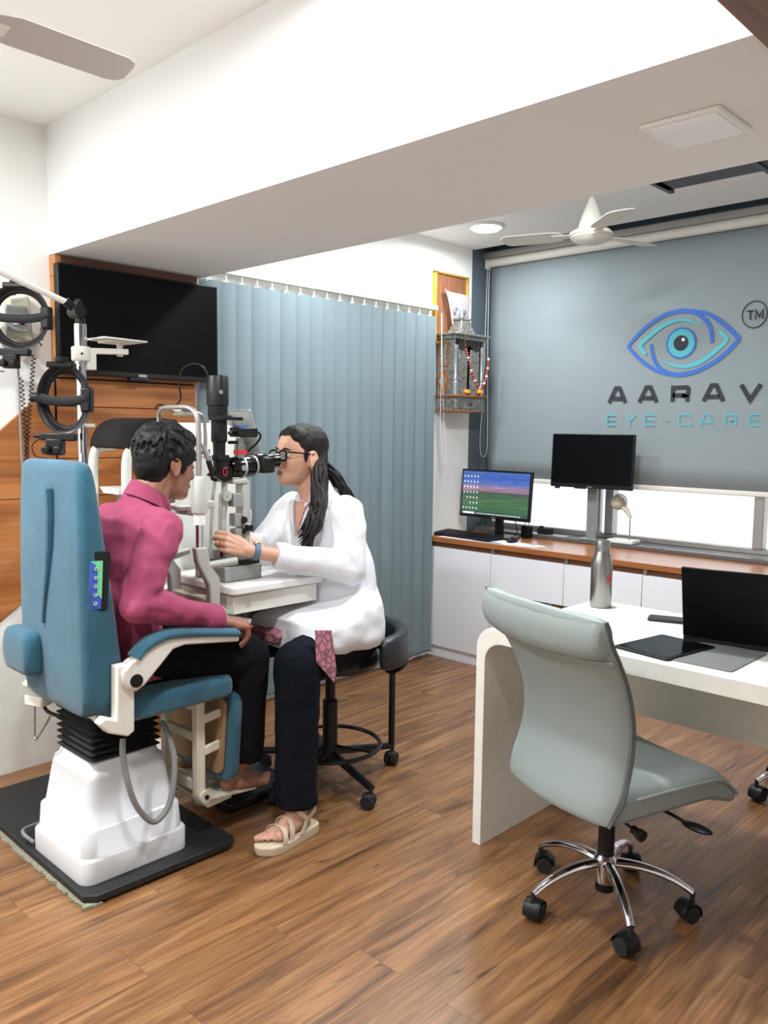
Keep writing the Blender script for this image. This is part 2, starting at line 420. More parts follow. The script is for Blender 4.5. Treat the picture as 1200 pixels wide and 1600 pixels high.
# ------------------------------------------------------------------ window
w = thing('window_1', None, None, (0.0, 4.47, 0.775), kind='structure')
G().box(0.0, 3.35, 4.285, 4.57, 0.7545, 0.776).obj('window_sill', 'granite', w, bev=0.002)
def bar(x0, x1, z0, z1, y0=4.46, y1=4.51): return G().box(x0, x1, y0, y1, z0, z1).obj('window_frame', 'aluminium', w, bev=0.003)
bar(0.0, 3.35, 0.776, 0.806); bar(0.0, 3.35, 2.44, 2.478); bar(0.0, 0.05, 0.806, 2.44); bar(3.30, 3.35, 0.806, 2.44)
MUL = [0.83, 0.885, 1.745, 2.55]
for x in MUL[1:]: bar(x, x+0.052, 0.806, 2.44, 4.445, 4.515)
bar(0.80, 0.84, 0.806, 2.44, 4.47, 4.51)
xs = [0.05, 0.885, 1.745, 2.55, 3.30]
for a, b in zip(xs[:-1], xs[1:]):
    G().box(a+0.01, b, 4.488, 4.492, 0.80, 2.45).obj('window_pane', 'window_glass', w)
G().box(0.0, 3.3, 4.36, 4.40, 2.505, 2.545).obj('head_rail', 'aluminium', w, bev=0.004)

# ------------------------------------------------------------------ wall panelling behind the television
wp = thing('trim_5', 'orange brown wooden wall panelling around the television', None, (0.0, 1.85, 0.0), kind='structure')
def board(y0, y1, z0, z1, x1=0.03, m='panel_wood'):
    g = G().box(0.0, x1, y0+0.0015, y1-0.0015, z0+0.0018, z1-0.0018); return g.obj('plank', m, wp, bev=0.0012)
Y0, Y1 = 1.515, 2.172
G().box(0.0, 0.024, Y0, Y1, 0.0, 2.083).obj('backing', 'black_matte', wp)
zs = [0.0, 0.16, 0.315, 0.475, 0.635, 0.795, 0.955, 1.112, 1.270, 1.484, 1.597]
for a, b in zip(zs[:-1], zs[1:]): board(Y0, Y1, a, b)
board(Y0, Y1, 1.60, 1.82); board(Y0, Y1, 1.82, 2.045)
for a, b in ((1.60, 1.84), (1.84, 2.0), (2.0, 2.083)): G().box(0.0, 0.052, Y0-0.004, Y0+0.020, a+.001, b-.001).obj('frame_strip', 'frame_wood', wp, bev=0.001)
G().box(0.0, 0.052, Y0+0.02, Y1, 2.045, 2.083).obj('frame_strip', 'dark_wood', wp, bev=0.001)
G().box(0.0, 0.052, Y1-0.014, Y1, 1.60, 2.045).obj('frame_strip', 'frame_wood', wp, bev=0.001)
# slanting boards that run on to the left
lp = [(Y0-0.004, 0.80), (Y0-0.004, 1.575), (1.28, 1.372), (0.95, 1.075), (0.95, 0.40), (1.28, 0.637)]
def clip(poly, lo, hi):
    out = poly
    for z, sgn in ((lo, 1), (hi, -1)):
        new = []
        for i in range(len(out)):
            p, q = out[i-1], out[i]; a, b = (p[1]-z)*sgn, (q[1]-z)*sgn
            if (a < 0) != (b < 0): k = a/(a-b); new.append((p[0]+(q[0]-p[0])*k, z))
            if b >= 0: new.append(q)
        out = new
        if not out: break
    return out
for a, b in ((0.40, 1.11), (1.114, 1.58)):
    pl = clip(lp, a, b)
    G().prism(pl, (0, 0, 0), (0, 1, 0), (0, 0, 1), (0.018, 0, 0)).obj('slant_board', 'panel_wood', wp, bev=0.001)
# off-white boards under the slant
G().prism([(0.2, 0.0), (Y0-0.006, 0.0), (Y0-0.006, 0.795), (1.28, 0.632), (0.95, 0.395), (0.2, -0.1+0.2)], (0, 0, 0), (0, 1, 0), (0, 0, 1), (0.014, 0, 0)).obj('plaster_board', 'plaster', wp, bev=0.001)

# ------------------------------------------------------------------ vertical blinds on the left wall
vb = thing('vertical_blind', 'long grey vertical blinds covering the left wall behind the person in a white coat', 'blinds', (0.04, 3.02, 0.0))
VY0, VY1, VZ = 2.20, 3.845, 2.095
G().box(0.015, 0.055, VY0-0.02, VY1+0.015, VZ+0.028, VZ+0.056).obj('head_rail', 'blind_head', vb, bev=0.002)
NV = 18; pitch = (VY1-VY0)/NV
vane = None
def vane_mesh():
    g = G(); n = 9; W_ = 0.1; H_ = 2.05
    rings = []
    for zz in (0.0, H_):
        rings.append([(0.006*math.cos(PI*(i/(n-1)-0.5)), -W_/2 + W_*i/(n-1), zz) for i in range(n)] +
                     [(0.006*math.cos(PI*(i/(n-1)-0.5))-0.0016, -W_/2 + W_*i/(n-1), zz) for i in range(n-1, -1, -1)])
    g.ring_loft(rings); g.box(-0.002, 0.009, -0.045, 0.045, 0.012, 0.045)
    me = g.mesh('vane', None, 35); me.materials.append(MATS['blind_cloth']); return me
vm_ = vane_mesh()
hk = G().cyl((0, 0, 0), (0, 0, 0.04), 0.004, n=8).obox((0, 0, -0.004), (0.004, 0.03, 0.012)).mesh('hook', None); hk.materials.append(MATS['blind_head'])
for i in range(NV):
    y = VY0 + pitch*(i+0.5)
    o = bpy.data.objects.new('vane', vm_); COL.objects.link(o); o.parent = vb
    o.location = (0.0, y-3.02, 0.035); o.rotation_euler = (0, 0, math.radians(-13 + random.uniform(-9, 9) + (10 if i in (4, 12) else 0)))
    h = bpy.data.objects.new('hook', hk); COL.objects.link(h); h.parent = vb; h.location = (0.0, y-3.02, 2.088)
G().tube(spline([(0.06, 3.885, 2.11), (0.066, 3.887, 1.8), (0.064, 3.89, 1.45), (0.07, 3.905, 1.28), (0.072, 3.925, 1.20), (0.074, 3.94, 1.26), (0.07, 3.92, 1.42), (0.066, 3.895, 1.8), (0.06, 3.89, 2.11)]), 0.0018, 6).obj('pull_cord', 'cord_white', vb)
pts = [(0.05+0.012*math.sin(k*1.9), 3.60+0.022*k, 0.012+0.02*abs(math.sin(k*1.1))) for k in range(13)]
G().tube(spline(pts), 0.002, 5).obj('bottom_chain', 'cord_white', vb)

# ------------------------------------------------------------------ roller blind with the printed emblem
rb = thing('roller_blind', 'wide grey roller blind with a printed eye emblem and lettering', 'roller blind', (1.55, 4.42, 1.09))
BX0, BX1 = 0.025, 3.2; BZ0, BZ1 = 1.105, 2.47; BY = 4.42
G().grid(lambda u, v: (BX0+(BX1-BX0)*u, BY + 0.004*math.sin(u*9+v*2)*(1-v) , BZ0+(BZ1-BZ0)*v), 40, 12).obj('fabric', 'roller_cloth', rb, solid=0.0012)
G().cyl((BX0-0.01, 4.40, 2.482), (BX1, 4.40, 2.482), 0.027, n=24).obj('roller_tube', 'blind_head', rb)
G().prism(rrect(0.028, 0.016, 0.006), (BX0, BY, 1.096), (0, 0, 1), (0, 1, 0), (BX1-BX0, 0, 0)).obj('bottom_bar', 'blind_head', rb)
G().obox((BX0-0.016, 4.405, 2.485), (0.008, 0.06, 0.075)).obj('end_bracket', 'white_plastic', rb, bev=0.003)
G().tube(spline([(0.028, 4.375, 2.48), (0.022, 4.372, 2.0), (0.016, 4.37, 1.6), (0.01, 4.36, 1.36), (0.03, 4.35, 1.25), (0.065, 4.36, 1.27), (0.06, 4.37, 1.5), (0.045, 4.372, 2.0), (0.042, 4.375, 2.48)]), 0.0018, 6).obj('pull_cord', 'cord_white', rb)
BF = BY - 0.0065   # print sits just proud of the cloth
def flat(poly, name, m, lift=0.0): return G().prism(poly, (0, BF-lift, 0), (1, 0, 0), (0, 0, 1), (0, -0.0006, 0)).obj(name, m, rb, ang=0)
def P2(px, pz): return (px, pz)

def ribbon(g, pts, w, o, U, V, Wt, w2=None):
    """flat stroke with mitred joins; pts are 2D"""
    n = len(pts); P = [Vector((p[0], p[1])) for p in pts]; L = []; Rr = []
    for i in range(n):
        d0 = (P[i]-P[i-1]).normalized() if i else None; d1 = (P[i+1]-P[i]).normalized() if i < n-1 else None
        if d0 is None: d0 = d1
        if d1 is None: d1 = d0
        n0 = Vector((-d0.y, d0.x)); n1 = Vector((-d1.y, d1.x)); m = n0+n1
        m = m.normalized() if m.length > 1e-6 else n0
        k = min(1/max(m.dot(n0), 0.35), 2.2)
        ww = w[i] if isinstance(w, (list, tuple)) else w
        L.append(P[i]+m*(ww/2*k)); Rr.append(P[i]-m*(ww/2*k))
    o, U, V, Wt = Vector(o), Vector(U), Vector(V), Vector(Wt)
    top = [o+U*p.x+V*p.y for p in L]; bot = [o+U*p.x+V*p.y for p in Rr]
    vs = top+bot+[p+Wt for p in top]+[p+Wt for p in bot]; fs = []
    for i in range(n-1):
        a, b, c, d = i, i+1, n+i+1, n+i
        fs += [(a, b, c, d), (2*n+d, 2*n+c, 2*n+b, 2*n+a), (a, 2*n+a, 2*n+b, b), (d, c, 2*n+c, 2*n+d)]
    fs += [(0, n, 3*n, 2*n), (n-1, 3*n-1, 4*n-1, 2*n-1)]
    g.add(vs, fs); return g
FONT = {'A': [[(0, 0), (0.38, 1), (0.62, 1), (1, 0)], [(0.2, 0.28), (0.8, 0.28)]],
        'R': [[(0.1, 0), (0.1, 0.93), (0.86, 0.93), (0.93, 0.85), (0.93, 0.52), (0.86, 0.42), (0.1, 0.42)], [(0.6, 0.42), (0.9, 0.3), (0.9, 0)]],
        'V': [[(0.02, 1), (0.5, 0.04), (0.98, 1)]], 'E': [[(1, 0.95), (0.06, 0.95), (0.06, 0.05), (1, 0.05)], [(0.06, 0.5), (0.92, 0.5)]],
        'Y': [[(0, 1), (0.5, 0.45), (1, 1)], [(0.5, 0.45), (0.5, 0)]], 'C': [[(1, 0.72), (1, 0.95), (0.06, 0.95), (0.06, 0.05), (1, 0.05), (1, 0.28)]],
        '-': [[(0, 0.45), (1, 0.45)]], 'T': [[(0, 0.94), (1, 0.94)], [(0.5, 0.94), (0.5, 0)]], 'M': [[(0.06, 0), (0.06, 1), (0.5, 0.25), (0.94, 1), (0.94, 0)]],
        'L': [[(0.06, 1), (0.06, 0.05), (1, 0.05)]], '1': [[(0.1, 0.75), (0.55, 0.97), (0.55, 0)]], 'I': [[(0.5, 0), (0.5, 1)]], 'N': [[(0.06, 0), (0.06, 1), (0.94, 0), (0.94, 1)]], 'O': [[(0.06, 0.05), (0.94, 0.05), (0.94, 0.95), (0.06, 0.95), (0.06, 0.05), (0.3, 0.05)]],
        'P': [[(0.06, 0), (0.06, 0.95), (0.94, 0.95), (0.94, 0.45), (0.06, 0.45)]], 'D': [[(0.06, 0.05), (0.7, 0.05), (0.94, 0.3), (0.94, 0.7), (0.7, 0.95), (0.06, 0.95), (0.06, 0.05)]], 'S': [[(0.94, 0.95), (0.06, 0.95), (0.06, 0.5), (0.94, 0.5), (0.94, 0.05), (0.06, 0.05)]]}
def letter(ch, x0, x1, z0, z1, w, name, m, parent, o=None, U=(1, 0, 0), V=(0, 0, 1), Wt=(0, -0.0006, 0)):
    g = G()
    for st in FONT[ch]:
        ribbon(g, [(x0+(x1-x0)*a, z0+(z1-z0)*b) for a, b in st], w, o if o else (0, BF, 0), U, V, Wt)
    return g.obj(name, m, parent, ang=0)
def stroke(pts, w, name, m, lift=0.0, k=5):
    q = spline([(a, b, 0) for a, b in pts], k); n = len(q)
    ws = [w[0]+(w[1]-w[0])*min(1, 2*i/n) if i < n/2 else w[1]+(w[2]-w[1])*(2*i/n-1) for i in range(n)] if isinstance(w, tuple) else w
    g = ribbon(G(), [(p.x, p.y) for p in q], ws, (0, BF-lift, 0), (1, 0, 0), (0, 0, 1), (0, -0.0006, 0))
    return g.obj(name, m, rb, ang=0)
stroke([(1.0094, 1.8955), (1.0688, 1.9585), (1.1467, 2.0162), (1.2321, 2.0563), (1.3165, 2.0674), (1.3667, 2.0605), (1.4170, 2.0387), (1.4638, 1.9933), (1.4863, 1.9448), (1.4916, 1.8874)], (0.018, 0.025, 0.020), 'emblem_stroke', 'logo_blue')
stroke([(1.3747, 2.0661), (1.4408, 2.0500), (1.5066, 2.0132), (1.5720, 1.9616), (1.6354, 1.8981)], (0.012, 0.024, 0.024), 'emblem_stroke', 'logo_blue', 0.0003)
stroke([(1.6354, 1.8981), (1.5786, 1.8356), (1.5027, 1.7796), (1.4157, 1.7400), (1.3248, 1.7243), (1.2647, 1.7339), (1.2023, 1.7692), (1.1661, 1.8285), (1.1486, 1.8995)], (0.022, 0.025, 0.018), 'emblem_stroke', 'logo_blue')
stroke([(1.0094, 1.8955), (1.0747, 1.8290), (1.1399, 1.7802), (1.2034, 1.7445), (1.2824, 1.7226)], (0.020, 0.022, 0.010), 'emblem_stroke', 'logo_blue', 0.0003)
stroke([(1.1208, 1.8449), (1.0853, 1.8951), (1.1325, 1.9400), (1.2006, 1.9900), (1.2683, 2.0146), (1.3440, 2.0164), (1.4336, 1.9840)], (0.020, 0.025, 0.006), 'emblem_stroke', 'logo_cyan')
stroke([(1.5275, 1.9457), (1.5691, 1.8979), (1.5153, 1.8439), (1.4377, 1.7906), (1.3563, 1.7681), (1.2797, 1.7780), (1.2153, 1.8071)], (0.020, 0.025, 0.006), 'emblem_stroke', 'logo_cyan')
def disc(c, r, name, m, lift, n=40): return flat([(c[0]+r*math.cos(2*PI*i/n), c[1]+r*math.sin(2*PI*i/n)) for i in range(n)], name, m, lift)
IC = (1.3232, 1.895)
disc(IC, 0.0845, 'iris_rim', 'logo_blue', 0.0); disc(IC, 0.0745, 'iris', 'logo_cyan', 0.0006); disc(IC, 0.042, 'pupil', 'logo_dark', 0.0012); disc((1.335, 1.913), 0.0095, 'pupil_glint', 'logo_white', 0.0018)
g = G(); TC = (1.7062, 2.0155); ribbon(g, [(TC[0]+0.062*math.cos(2*PI*i/48), TC[1]+0.067*math.sin(2*PI*i/48)) for i in range(49)], 0.0058, (0, BF, 0), (1, 0, 0), (0, 0, 1), (0, -0.0006, 0)); g.obj('trademark_ring', 'logo_dark', rb, ang=0)
letter('T', 1.668, 1.703, 1.990, 2.037, 0.0085, 'trademark_letter', 'logo_dark', rb); letter('M', 1.710, 1.750, 1.990, 2.037, 0.0085, 'trademark_letter', 'logo_dark', rb)
for ch, a, b in (('A', (0.9037, 1.5771), (1.0069, 1.6590)), ('A', (1.0926, 1.5744), (1.1969, 1.6590)), ('R', (1.2791, 1.5775), (1.3834, 1.6588)), ('A', (1.4631, 1.5771), (1.5683, 1.6591)), ('V', (1.6555, 1.5780), (1.7586, 1.6597))):
    letter(ch, a[0], b[0], 1.578, 1.661, 0.0235, 'name_letter', 'logo_dark', rb)
for ch, a, b in (('E', (0.8919, 1.4452), (0.9525, 1.5076)), ('Y', (1.0089, 1.4458), (1.0746, 1.5071)), ('E', (1.1283, 1.4463), (1.1908, 1.5066)), ('-', (1.2455, 1.4469), (1.2670, 1.5063)), ('C', (1.3274, 1.4448), (1.3967, 1.5081)), ('A', (1.4486, 1.4438), (1.5190, 1.5091)), ('R', (1.5796, 1.4445), (1.6447, 1.5085)), ('E', (1.7068, 1.4451), (1.7618, 1.5079))):
    letter(ch, a[0], b[0], 1.446, 1.509, 0.0075, 'small_letter', 'logo_cyan', rb)

# ------------------------------------------------------------------ low cabinets under the window
CY = 3.893
def doorface(t, x0, x1, z0, z1, name):
    return G().box(x0+0.002, x1-0.002, CY-0.018, CY, z0, z1).obj(name, 'cabinet_white', t, bev=0.0015)
CX = [0.0, 0.478, 0.968, 1.423, 1.90, 2.38, 2.86, 3.33]
lab = ['white cabinet with one tall plain door beside the vertical blinds', 'white cabinet with a drawer over a brown grip, second from the blinds',
       'white cabinet with a drawer behind the steel bottle', 'white cabinet half hidden by the laptop lid', 'white cabinet at the right edge behind the laptop',
       'white cabinet out at the right past the laptop', 'last white cabinet at the far right of the window']
for i in range(7):
    x0, x1 = CX[i], CX[i+1]
    t = thing('base_cabinet', lab[i], 'cabinet', ((x0+x1)/2, CY, 0), 'white cabinets under the window')
    G().box(x0+0.001, x1-0.001, CY, 4.498, 0.06, 0.705).obj('body', 'cabinet_white', t)
    G().box(x0+0.001, x1-0.001, CY-0.006, CY+0.012, 0.0, 0.066).obj('plinth', 'cabinet_white', t, bev=0.001)
    G().box(x0+0.001, x1-0.001, CY-0.004, CY+0.03, 0.693, 0.722).obj('grip_channel', 'channel_wood', t)
    G().box(x0+0.004, x0+0.022, CY-0.016, CY+0.01, 0.694, 0.7215).obj('channel_bracket', 'aluminium', t)
    if i == 0: doorface(t, x0, x1, 0.07, 0.690, 'door')
    else:
        doorface(t, x0, x1, 0.462, 0.690, 'drawer_front'); doorface(t, x0, x1, 0.07, 0.434, 'door')
        G().box(x0+0.001, x1-0.001, CY-0.003, CY+0.02, 0.436, 0.461).obj('grip_channel', 'channel_wood', t)
        G().box(x0+0.003, x0+0.022, CY-0.015, CY+0.006, 0.437, 0.4605).obj('channel_bracket', 'aluminium', t)
        G().box(x1-0.09, x1-0.07, CY-0.015, CY+0.006, 0.437, 0.4605).obj('channel_bracket', 'aluminium', t)
G().box(0.0, 3.35, 3.866, 4.499, 0.7225, 0.7535).obj('worktop', 'counter_wood', bev=0.002, label='long brown wooden worktop running under the window', cat='worktop')

# ------------------------------------------------------------------ monitors
def monitor_body(t, w, h, R, c, bez=0.013, chin=0.02):
    g = G(); g.at(c, R); g.box(-w/2, w/2, 0.0, 0.022, -h/2, h/2); g.obj('shell', 'black_plastic', t, bev=0.003)
    g = G(); g.at(c, R); g.box(-w/2+0.05, w/2-0.05, 0.02, 0.042, -h/2+0.04, h/2-0.05); g.obj('rear_hump', 'black_plastic', t, bev=0.008)
    g = G(); g.at(c, R); g.box(-0.018, 0.018, -0.0008, 0.001, -h/2+0.006, -h/2+0.010); g.obj('maker_mark', 'grey_metal', t)
t = thing('desktop_monitor', 'black desktop monitor showing a sunset over green hills', 'monitor', (0.30, 4.12, 0.754))
MON1 = t
R1 = rotz(-1.5) @ rot('X', -4); c1 = (0.318, 4.115, 1.018)
monitor_body(t, 0.535, 0.300, R1, c1)
# lit picture: sky, dusk band, fields
sm = bpy.data.materials.new('desktop_picture'); sm.use_nodes = True
nt = sm.node_tree; N = nt.nodes; Lk = nt.links; b = N['Principled BSDF']; b.inputs['Roughness'].default_value = 0.3; b.inputs['Base Color'].default_value = (0.01, 0.01, 0.012, 1)
tc = N.new('ShaderNodeTexCoord'); sx = N.new('ShaderNodeSeparateXYZ'); Lk.new(tc.outputs['Generated'], sx.inputs[0])
ra = N.new('ShaderNodeValToRGB'); Lk.new(sx.outputs['Z'], ra.inputs[0]); e = ra.color_ramp.elements
e[0].position = 0.0; e[0].color = rgb(52, 96, 74); e[1].position = 1.0; e[1].color = rgb(84, 122, 196)
for p, c in ((0.10, (66, 118, 84)), (0.30, (86, 128, 84)), (0.50, (74, 108, 86)), (0.535, (92, 100, 112)), (0.55, (176, 130, 148)), (0.63, (186, 146, 178)), (0.72, (98, 130, 206)), (0.86, (70, 108, 206))): q = e.new(p); q.color = rgb(*c)
nz = N.new('ShaderNodeTexNoise'); mp = N.new('ShaderNodeMapping'); mp.inputs['Scale'].default_value = (3, 1, 16); Lk.new(tc.outputs['Generated'], mp.inputs[0]); Lk.new(mp.outputs[0], nz.inputs['Vector']); nz.inputs['Scale'].default_value = 1.5; nz.inputs['Detail'].default_value = 5
mr = N.new('ShaderNodeMapRange'); mr.inputs[1].default_value = 0.35; mr.inputs[2].default_value = 0.7; mr.inputs[3].default_value = 0.8; mr.inputs[4].default_value = 1.25; Lk.new(nz.outputs['Fac'], mr.inputs[0])
vmul = N.new('ShaderNodeVectorMath'); vmul.operation = 'SCALE'; Lk.new(ra.outputs[0], vmul.inputs[0]); Lk.new(mr.outputs[0], vmul.inputs['Scale'])
Lk.new(vmul.outputs[0], b.inputs['Emission Color']); b.inputs['Emission Strength'].default_value = 0.95
g = G(); g.at(c1, R1); g.box(-0.2545, 0.2545, -0.0012, 0.0005, -0.130, 0.137); scr = g.obj('screen', sm, t)
mat('icon_white', (225, 228, 232), 0.5, emit=((205, 210, 220), 0.55)); mat('taskbar', (60, 66, 66), 0.5, emit=((70, 76, 80), 0.3))
g = G(); g.at(c1, R1); g.box(-0.2545, 0.2545, -0.0018, -0.0010, -0.130, -0.117); g.obj('task_bar', 'taskbar', scr)
g = G(); g.at(c1, R1); g.box(-0.240, -0.148, -0.0024, -0.0016, -0.1290, -0.1175); g.obj('search_field', 'icon_white', scr)
g = G(); g.at(c1, R1)
for k in range(22): g.box(-0.13+0.0155*k, -0.123+0.0155*k, -0.0024, -0.0016, -0.127, -0.120)
g.obj('task_icons', 'icon_white', scr)
g = G(); g.at(c1, R1)
for r in range(7):
    for c in range(5):
        if (r, c) in ((1, 0), (1, 1), (2, 0)): continue
        g.box(-0.243+0.026*c, -0.235+0.026*c, -0.0022, -0.0013, -0.098+0.033*r, -0.088+0.033*r)
g.obj('desktop_icons', 'icon_white', scr)
G().obox((0.325, 4.165, 0.845), (0.055, 0.025, 0.16)).obj('stand_neck', 'black_plastic', t, bev=0.004)
G().prism(rrect(0.245, 0.17, 0.05), (0.33, 4.155, 0.7545), (1, 0, 0), (0, 1, 0), (0, 0, 0.010)).obj('stand_foot', 'black_plastic', t, bev=0.003)

t = thing('standing_monitor', 'black blank monitor raised on a tall grey post in front of the blind', 'monitor', (0.93, 4.32, 0.776))
R2 = rot('X', -2); c2 = (0.905, 4.23, 1.24)
monitor_body(t, 0.522, 0.310, R2, c2)
g = G(); g.at(c2, R2); g.box(-0.253, 0.253, -0.0010, 0.0005, -0.130, 0.150); g.obj('screen', 'screen_black', t)
g = G(); g.at(c2, R2); g.box(-0.232, -0.205, 0.0, 0.02, -0.166, -0.154).box(-0.10, -0.03, 0.0, 0.02, -0.161, -0.154); g.obj('lower_sensor', 'black_plastic', t, bev=0.003)
G().obox((0.872, 4.325, 0.98), (0.062, 0.022, 0.406)).obj('post', 'grey_metal', t, bev=0.002)
G().obox((0.872, 4.29, 1.17), (0.12, 0.05, 0.1)).obj('mount_plate', 'black_plastic', t, bev=0.003)
G().box(0.80, 0.95, 4.295, 4.37, 0.7765, 0.783).obj('post_foot', 'grey_metal', t, bev=0.002)

# ------------------------------------------------------------------ things on the worktop and sill
t = thing('keyboard', 'black keyboard lying below the lit monitor', 'keyboard', (0.22, 3.99, 0.7545))
RK = rotz(-3)
g = G(); g.at((0.215, 3.985, 0.7552), RK); g.add([(-0.225, -0.075, 0.004), (0.225, -0.075, 0.004), (0.225, 0.075, 0.004), (-0.225, 0.075, 0.004), (-0.225, -0.075, 0.014), (0.225, -0.075, 0.014), (0.225, 0.075, 0.026), (-0.225, 0.075, 0.026)], [(3, 2, 1, 0), (4, 5, 6, 7), (0, 1, 5, 4), (1, 2, 6, 5), (2, 3, 7, 6), (3, 0, 4, 7)]); g.obj('case', 'black_matte', t, bev=0.003)
g = G(); g.at((0.215, 3.985, 0.7552), RK)
for r in range(6):
    for c in range(20):
        x = -0.215+0.0216*c; y = -0.066+0.0225*r; z = 0.0142+0.0125*(y+0.075)/0.15
        g.box(x, x+0.018, y, y+0.018, z-0.001, z+0.005)
g.obj('keys', 'black_plastic', t, kind='stuff')
t = thing('computer_mouse', 'small black mouse to the right of the keyboard', 'mouse', (0.53, 4.01, 0.7545))
G().ell((0.535, 4.005, 0.7555+0.016), (0.031, 0.05, 0.019)).obj('shell', 'black_plastic', t); G().cyl((0.531, 3.975, 0.785), (0.539, 3.975, 0.785), 0.006).obj('wheel', 'grey_metal', t)
def sheet(name, pts, label, m, th=0.0012, z=0.7538, cat='paper'):
    return G().prism(pts, (0, 0, z), (1, 0, 0), (0, 1, 0), (0, 0, th)).obj(name, m, label=label, cat=cat)
sheet('printed_sheet', [(0.06, 3.885), (0.60, 3.885), (0.70, 4.02), (0.10, 4.06)], 'white printed sheet lying under the keyboard and mouse', 'paper')
sheet('leaflet', [(0.33, 3.892), (0.56, 3.890), (0.50, 3.915), (0.36, 3.918)], 'blue leaflet under the front edge of the keyboard', 'paper_blue', z=0.7552)
sheet('paper_sheet', [(0.61, 3.90), (0.72, 3.92), (0.78, 4.0), (0.68, 4.03)], 'loose white paper right of the mouse on the worktop', 'paper')
t = thing('adapter_box', 'small black power adapter standing beside the lit monitor', 'adapter', (0.50, 4.20, 0.7545))
G().obox((0.462, 4.262, 0.7548+0.038), (0.06, 0.045, 0.074)).obj('body', 'black_plastic', t, bev=0.006); G().tube(spline([(0.448, 4.262, 0.825), (0.446, 4.265, 0.86), (0.46, 4.266, 0.872), (0.473, 4.265, 0.86), (0.475, 4.262, 0.828)]), 0.0022, 6).obj('wire', 'black_plastic', t)
t = thing('card_reader', 'low dark box with a cable on the sill beside the adapter', 'device', (0.60, 4.30, 0.776))
G().obox((0.555, 4.325, 0.7765+0.023), (0.09, 0.05, 0.036), rotz(8)).obj('body', 'black_matte', t, bev=0.004); G().obox((0.525, 4.328, 0.7765+0.046), (0.02, 0.03, 0.010), rotz(8)).obj('cap', 'black_matte', t, bev=0.003)
G().tube(spline([(0.56, 4.31, 0.79), (0.53, 4.29, 0.78), (0.52, 4.32, 0.779), (0.5, 4.33, 0.779)]), 0.002, 6).obj('wire', 'black_plastic', t)
sheet('flat_tray', [(0.44, 4.29), (0.72, 4.29), (0.72, 4.36), (0.44, 4.36)], 'flat grey tray under the low dark box on the sill', 'grey_metal', 0.004, 0.776, 'tray')
G().tube(spline([(0.20, 4.18, 0.93), (0.16, 4.19, 0.83), (0.10, 4.17, 0.77), (0.18, 4.20, 0.759), (0.30, 4.22, 0.758), (0.38, 4.22, 0.759), (0.42, 4.22, 0.79), (0.40, 4.20, 0.90)]), 0.003, 6).obj('monitor_cable', 'black_plastic', MON1)
# white demonstration model of an eye on a pin
t = thing('eye_model', 'small cream eye model on a thin rod and white base by the window', 'model', (1.06, 4.36, 0.776))
G().box(0.985, 1.145, 4.30, 4.40, 0.7765, 0.797).obj('base', 'white_plastic', t, bev=0.004)
G().cyl((1.10, 4.35, 0.797), (1.10, 4.35, 0.93), 0.0035).obj('rod', 'steel', t)
G().ell((1.025, 4.345, 1.005), (0.042, 0.042, 0.042)).obj('ball', 'beige_plastic', t)
G().tube([(1.03+0.045*math.cos(a), 4.345+0.006, 1.008+0.045*math.sin(a)) for a in [PI*(-0.25+k*0.14) for k in range(9)]], 0.005, 8).obj('shell_rim', 'cream_metal', t)
G().chain([(1.045, 4.345, 0.985), (1.075, 4.35, 0.965), (1.10, 4.35, 0.93)], [0.012, 0.016, 0.010]).obj('holder', 'cream_metal', t)

# ------------------------------------------------------------------ white desk with a rounded side
DZ = 0.76
t = thing('desk', 'white laminate desk with a rounded waterfall side', 'desk', (2.5, 2.5, 0))
outer = [(1.685, 0.0), (1.685, 0.685)] + [(1.685+0.075*(1-math.cos(a)), 0.685+0.075*math.sin(a)) for a in [PI/2*k/8 for k in range(1, 9)]] + [(3.45, DZ), (3.45, DZ-0.052)]
inner = [(1.785, DZ-0.052)] + [(1.785-0.065*math.sin(a), DZ-0.052-0.065*(1-math.cos(a))) for a in [PI/2*k/8 for k in range(1, 9)]] + [(1.72, 0.0)]
G().prism(outer+inner, (0, 2.172, 0), (1, 0, 0), (0, 0, 1), (0, 0.672, 0)).obj('top_and_side', 'desk_laminate', t, bev=0.002)
G().box(1.722, 3.40, 2.56, 2.582, 0.455, DZ-0.054).obj('modesty_panel', 'desk_laminate', t, bev=0.0015)
G().box(3.40, 3.45, 2.20, 2.80, 0.0, DZ-0.053).obj('side_panel', 'desk_laminate', t, bev=0.002)

t = thing('steel_bottle', 'brushed steel water bottle standing on the white desk', 'bottle', (1.825, 2.736, DZ))
bc = (1.825, 2.736, DZ)
G().lathe([(0.0, 0.0005), (0.036, 0.0005), (0.039, 0.006), (0.039, 0.16), (0.037, 0.175), (0.030, 0.196), (0.026, 0.206), (0.025, 0.21), (0.0, 0.21)], bc, n=40).obj('body', 'steel', t)
G().lathe([(0.0, 0.21), (0.026, 0.21), (0.0265, 0.213), (0.0265, 0.243), (0.024, 0.248), (0.0, 0.249)], bc, n=40).obj('cap', 'steel', t)
mat('red_mark', (206, 40, 44), 0.5)
g = G(); cd = Vector((3.336-1.825, -2.736, 0)).normalized(); a0 = math.atan2(cd.y, cd.x)+0.75
for k in range(6):
    a = a0-0.18+0.06*k; h = 0.10+0.03*(0.5+0.5*math.sin(k*2.1))*0.6
    g.add([(bc[0]+0.0395*math.cos(q), bc[1]+0.0395*math.sin(q), bc[2]+zz) for q in (a, a+0.055) for zz in (0.095, h+0.012)], [(0, 2, 3, 1)])
g.obj('red_emblem', 'red_mark', t, solid=0.0006)

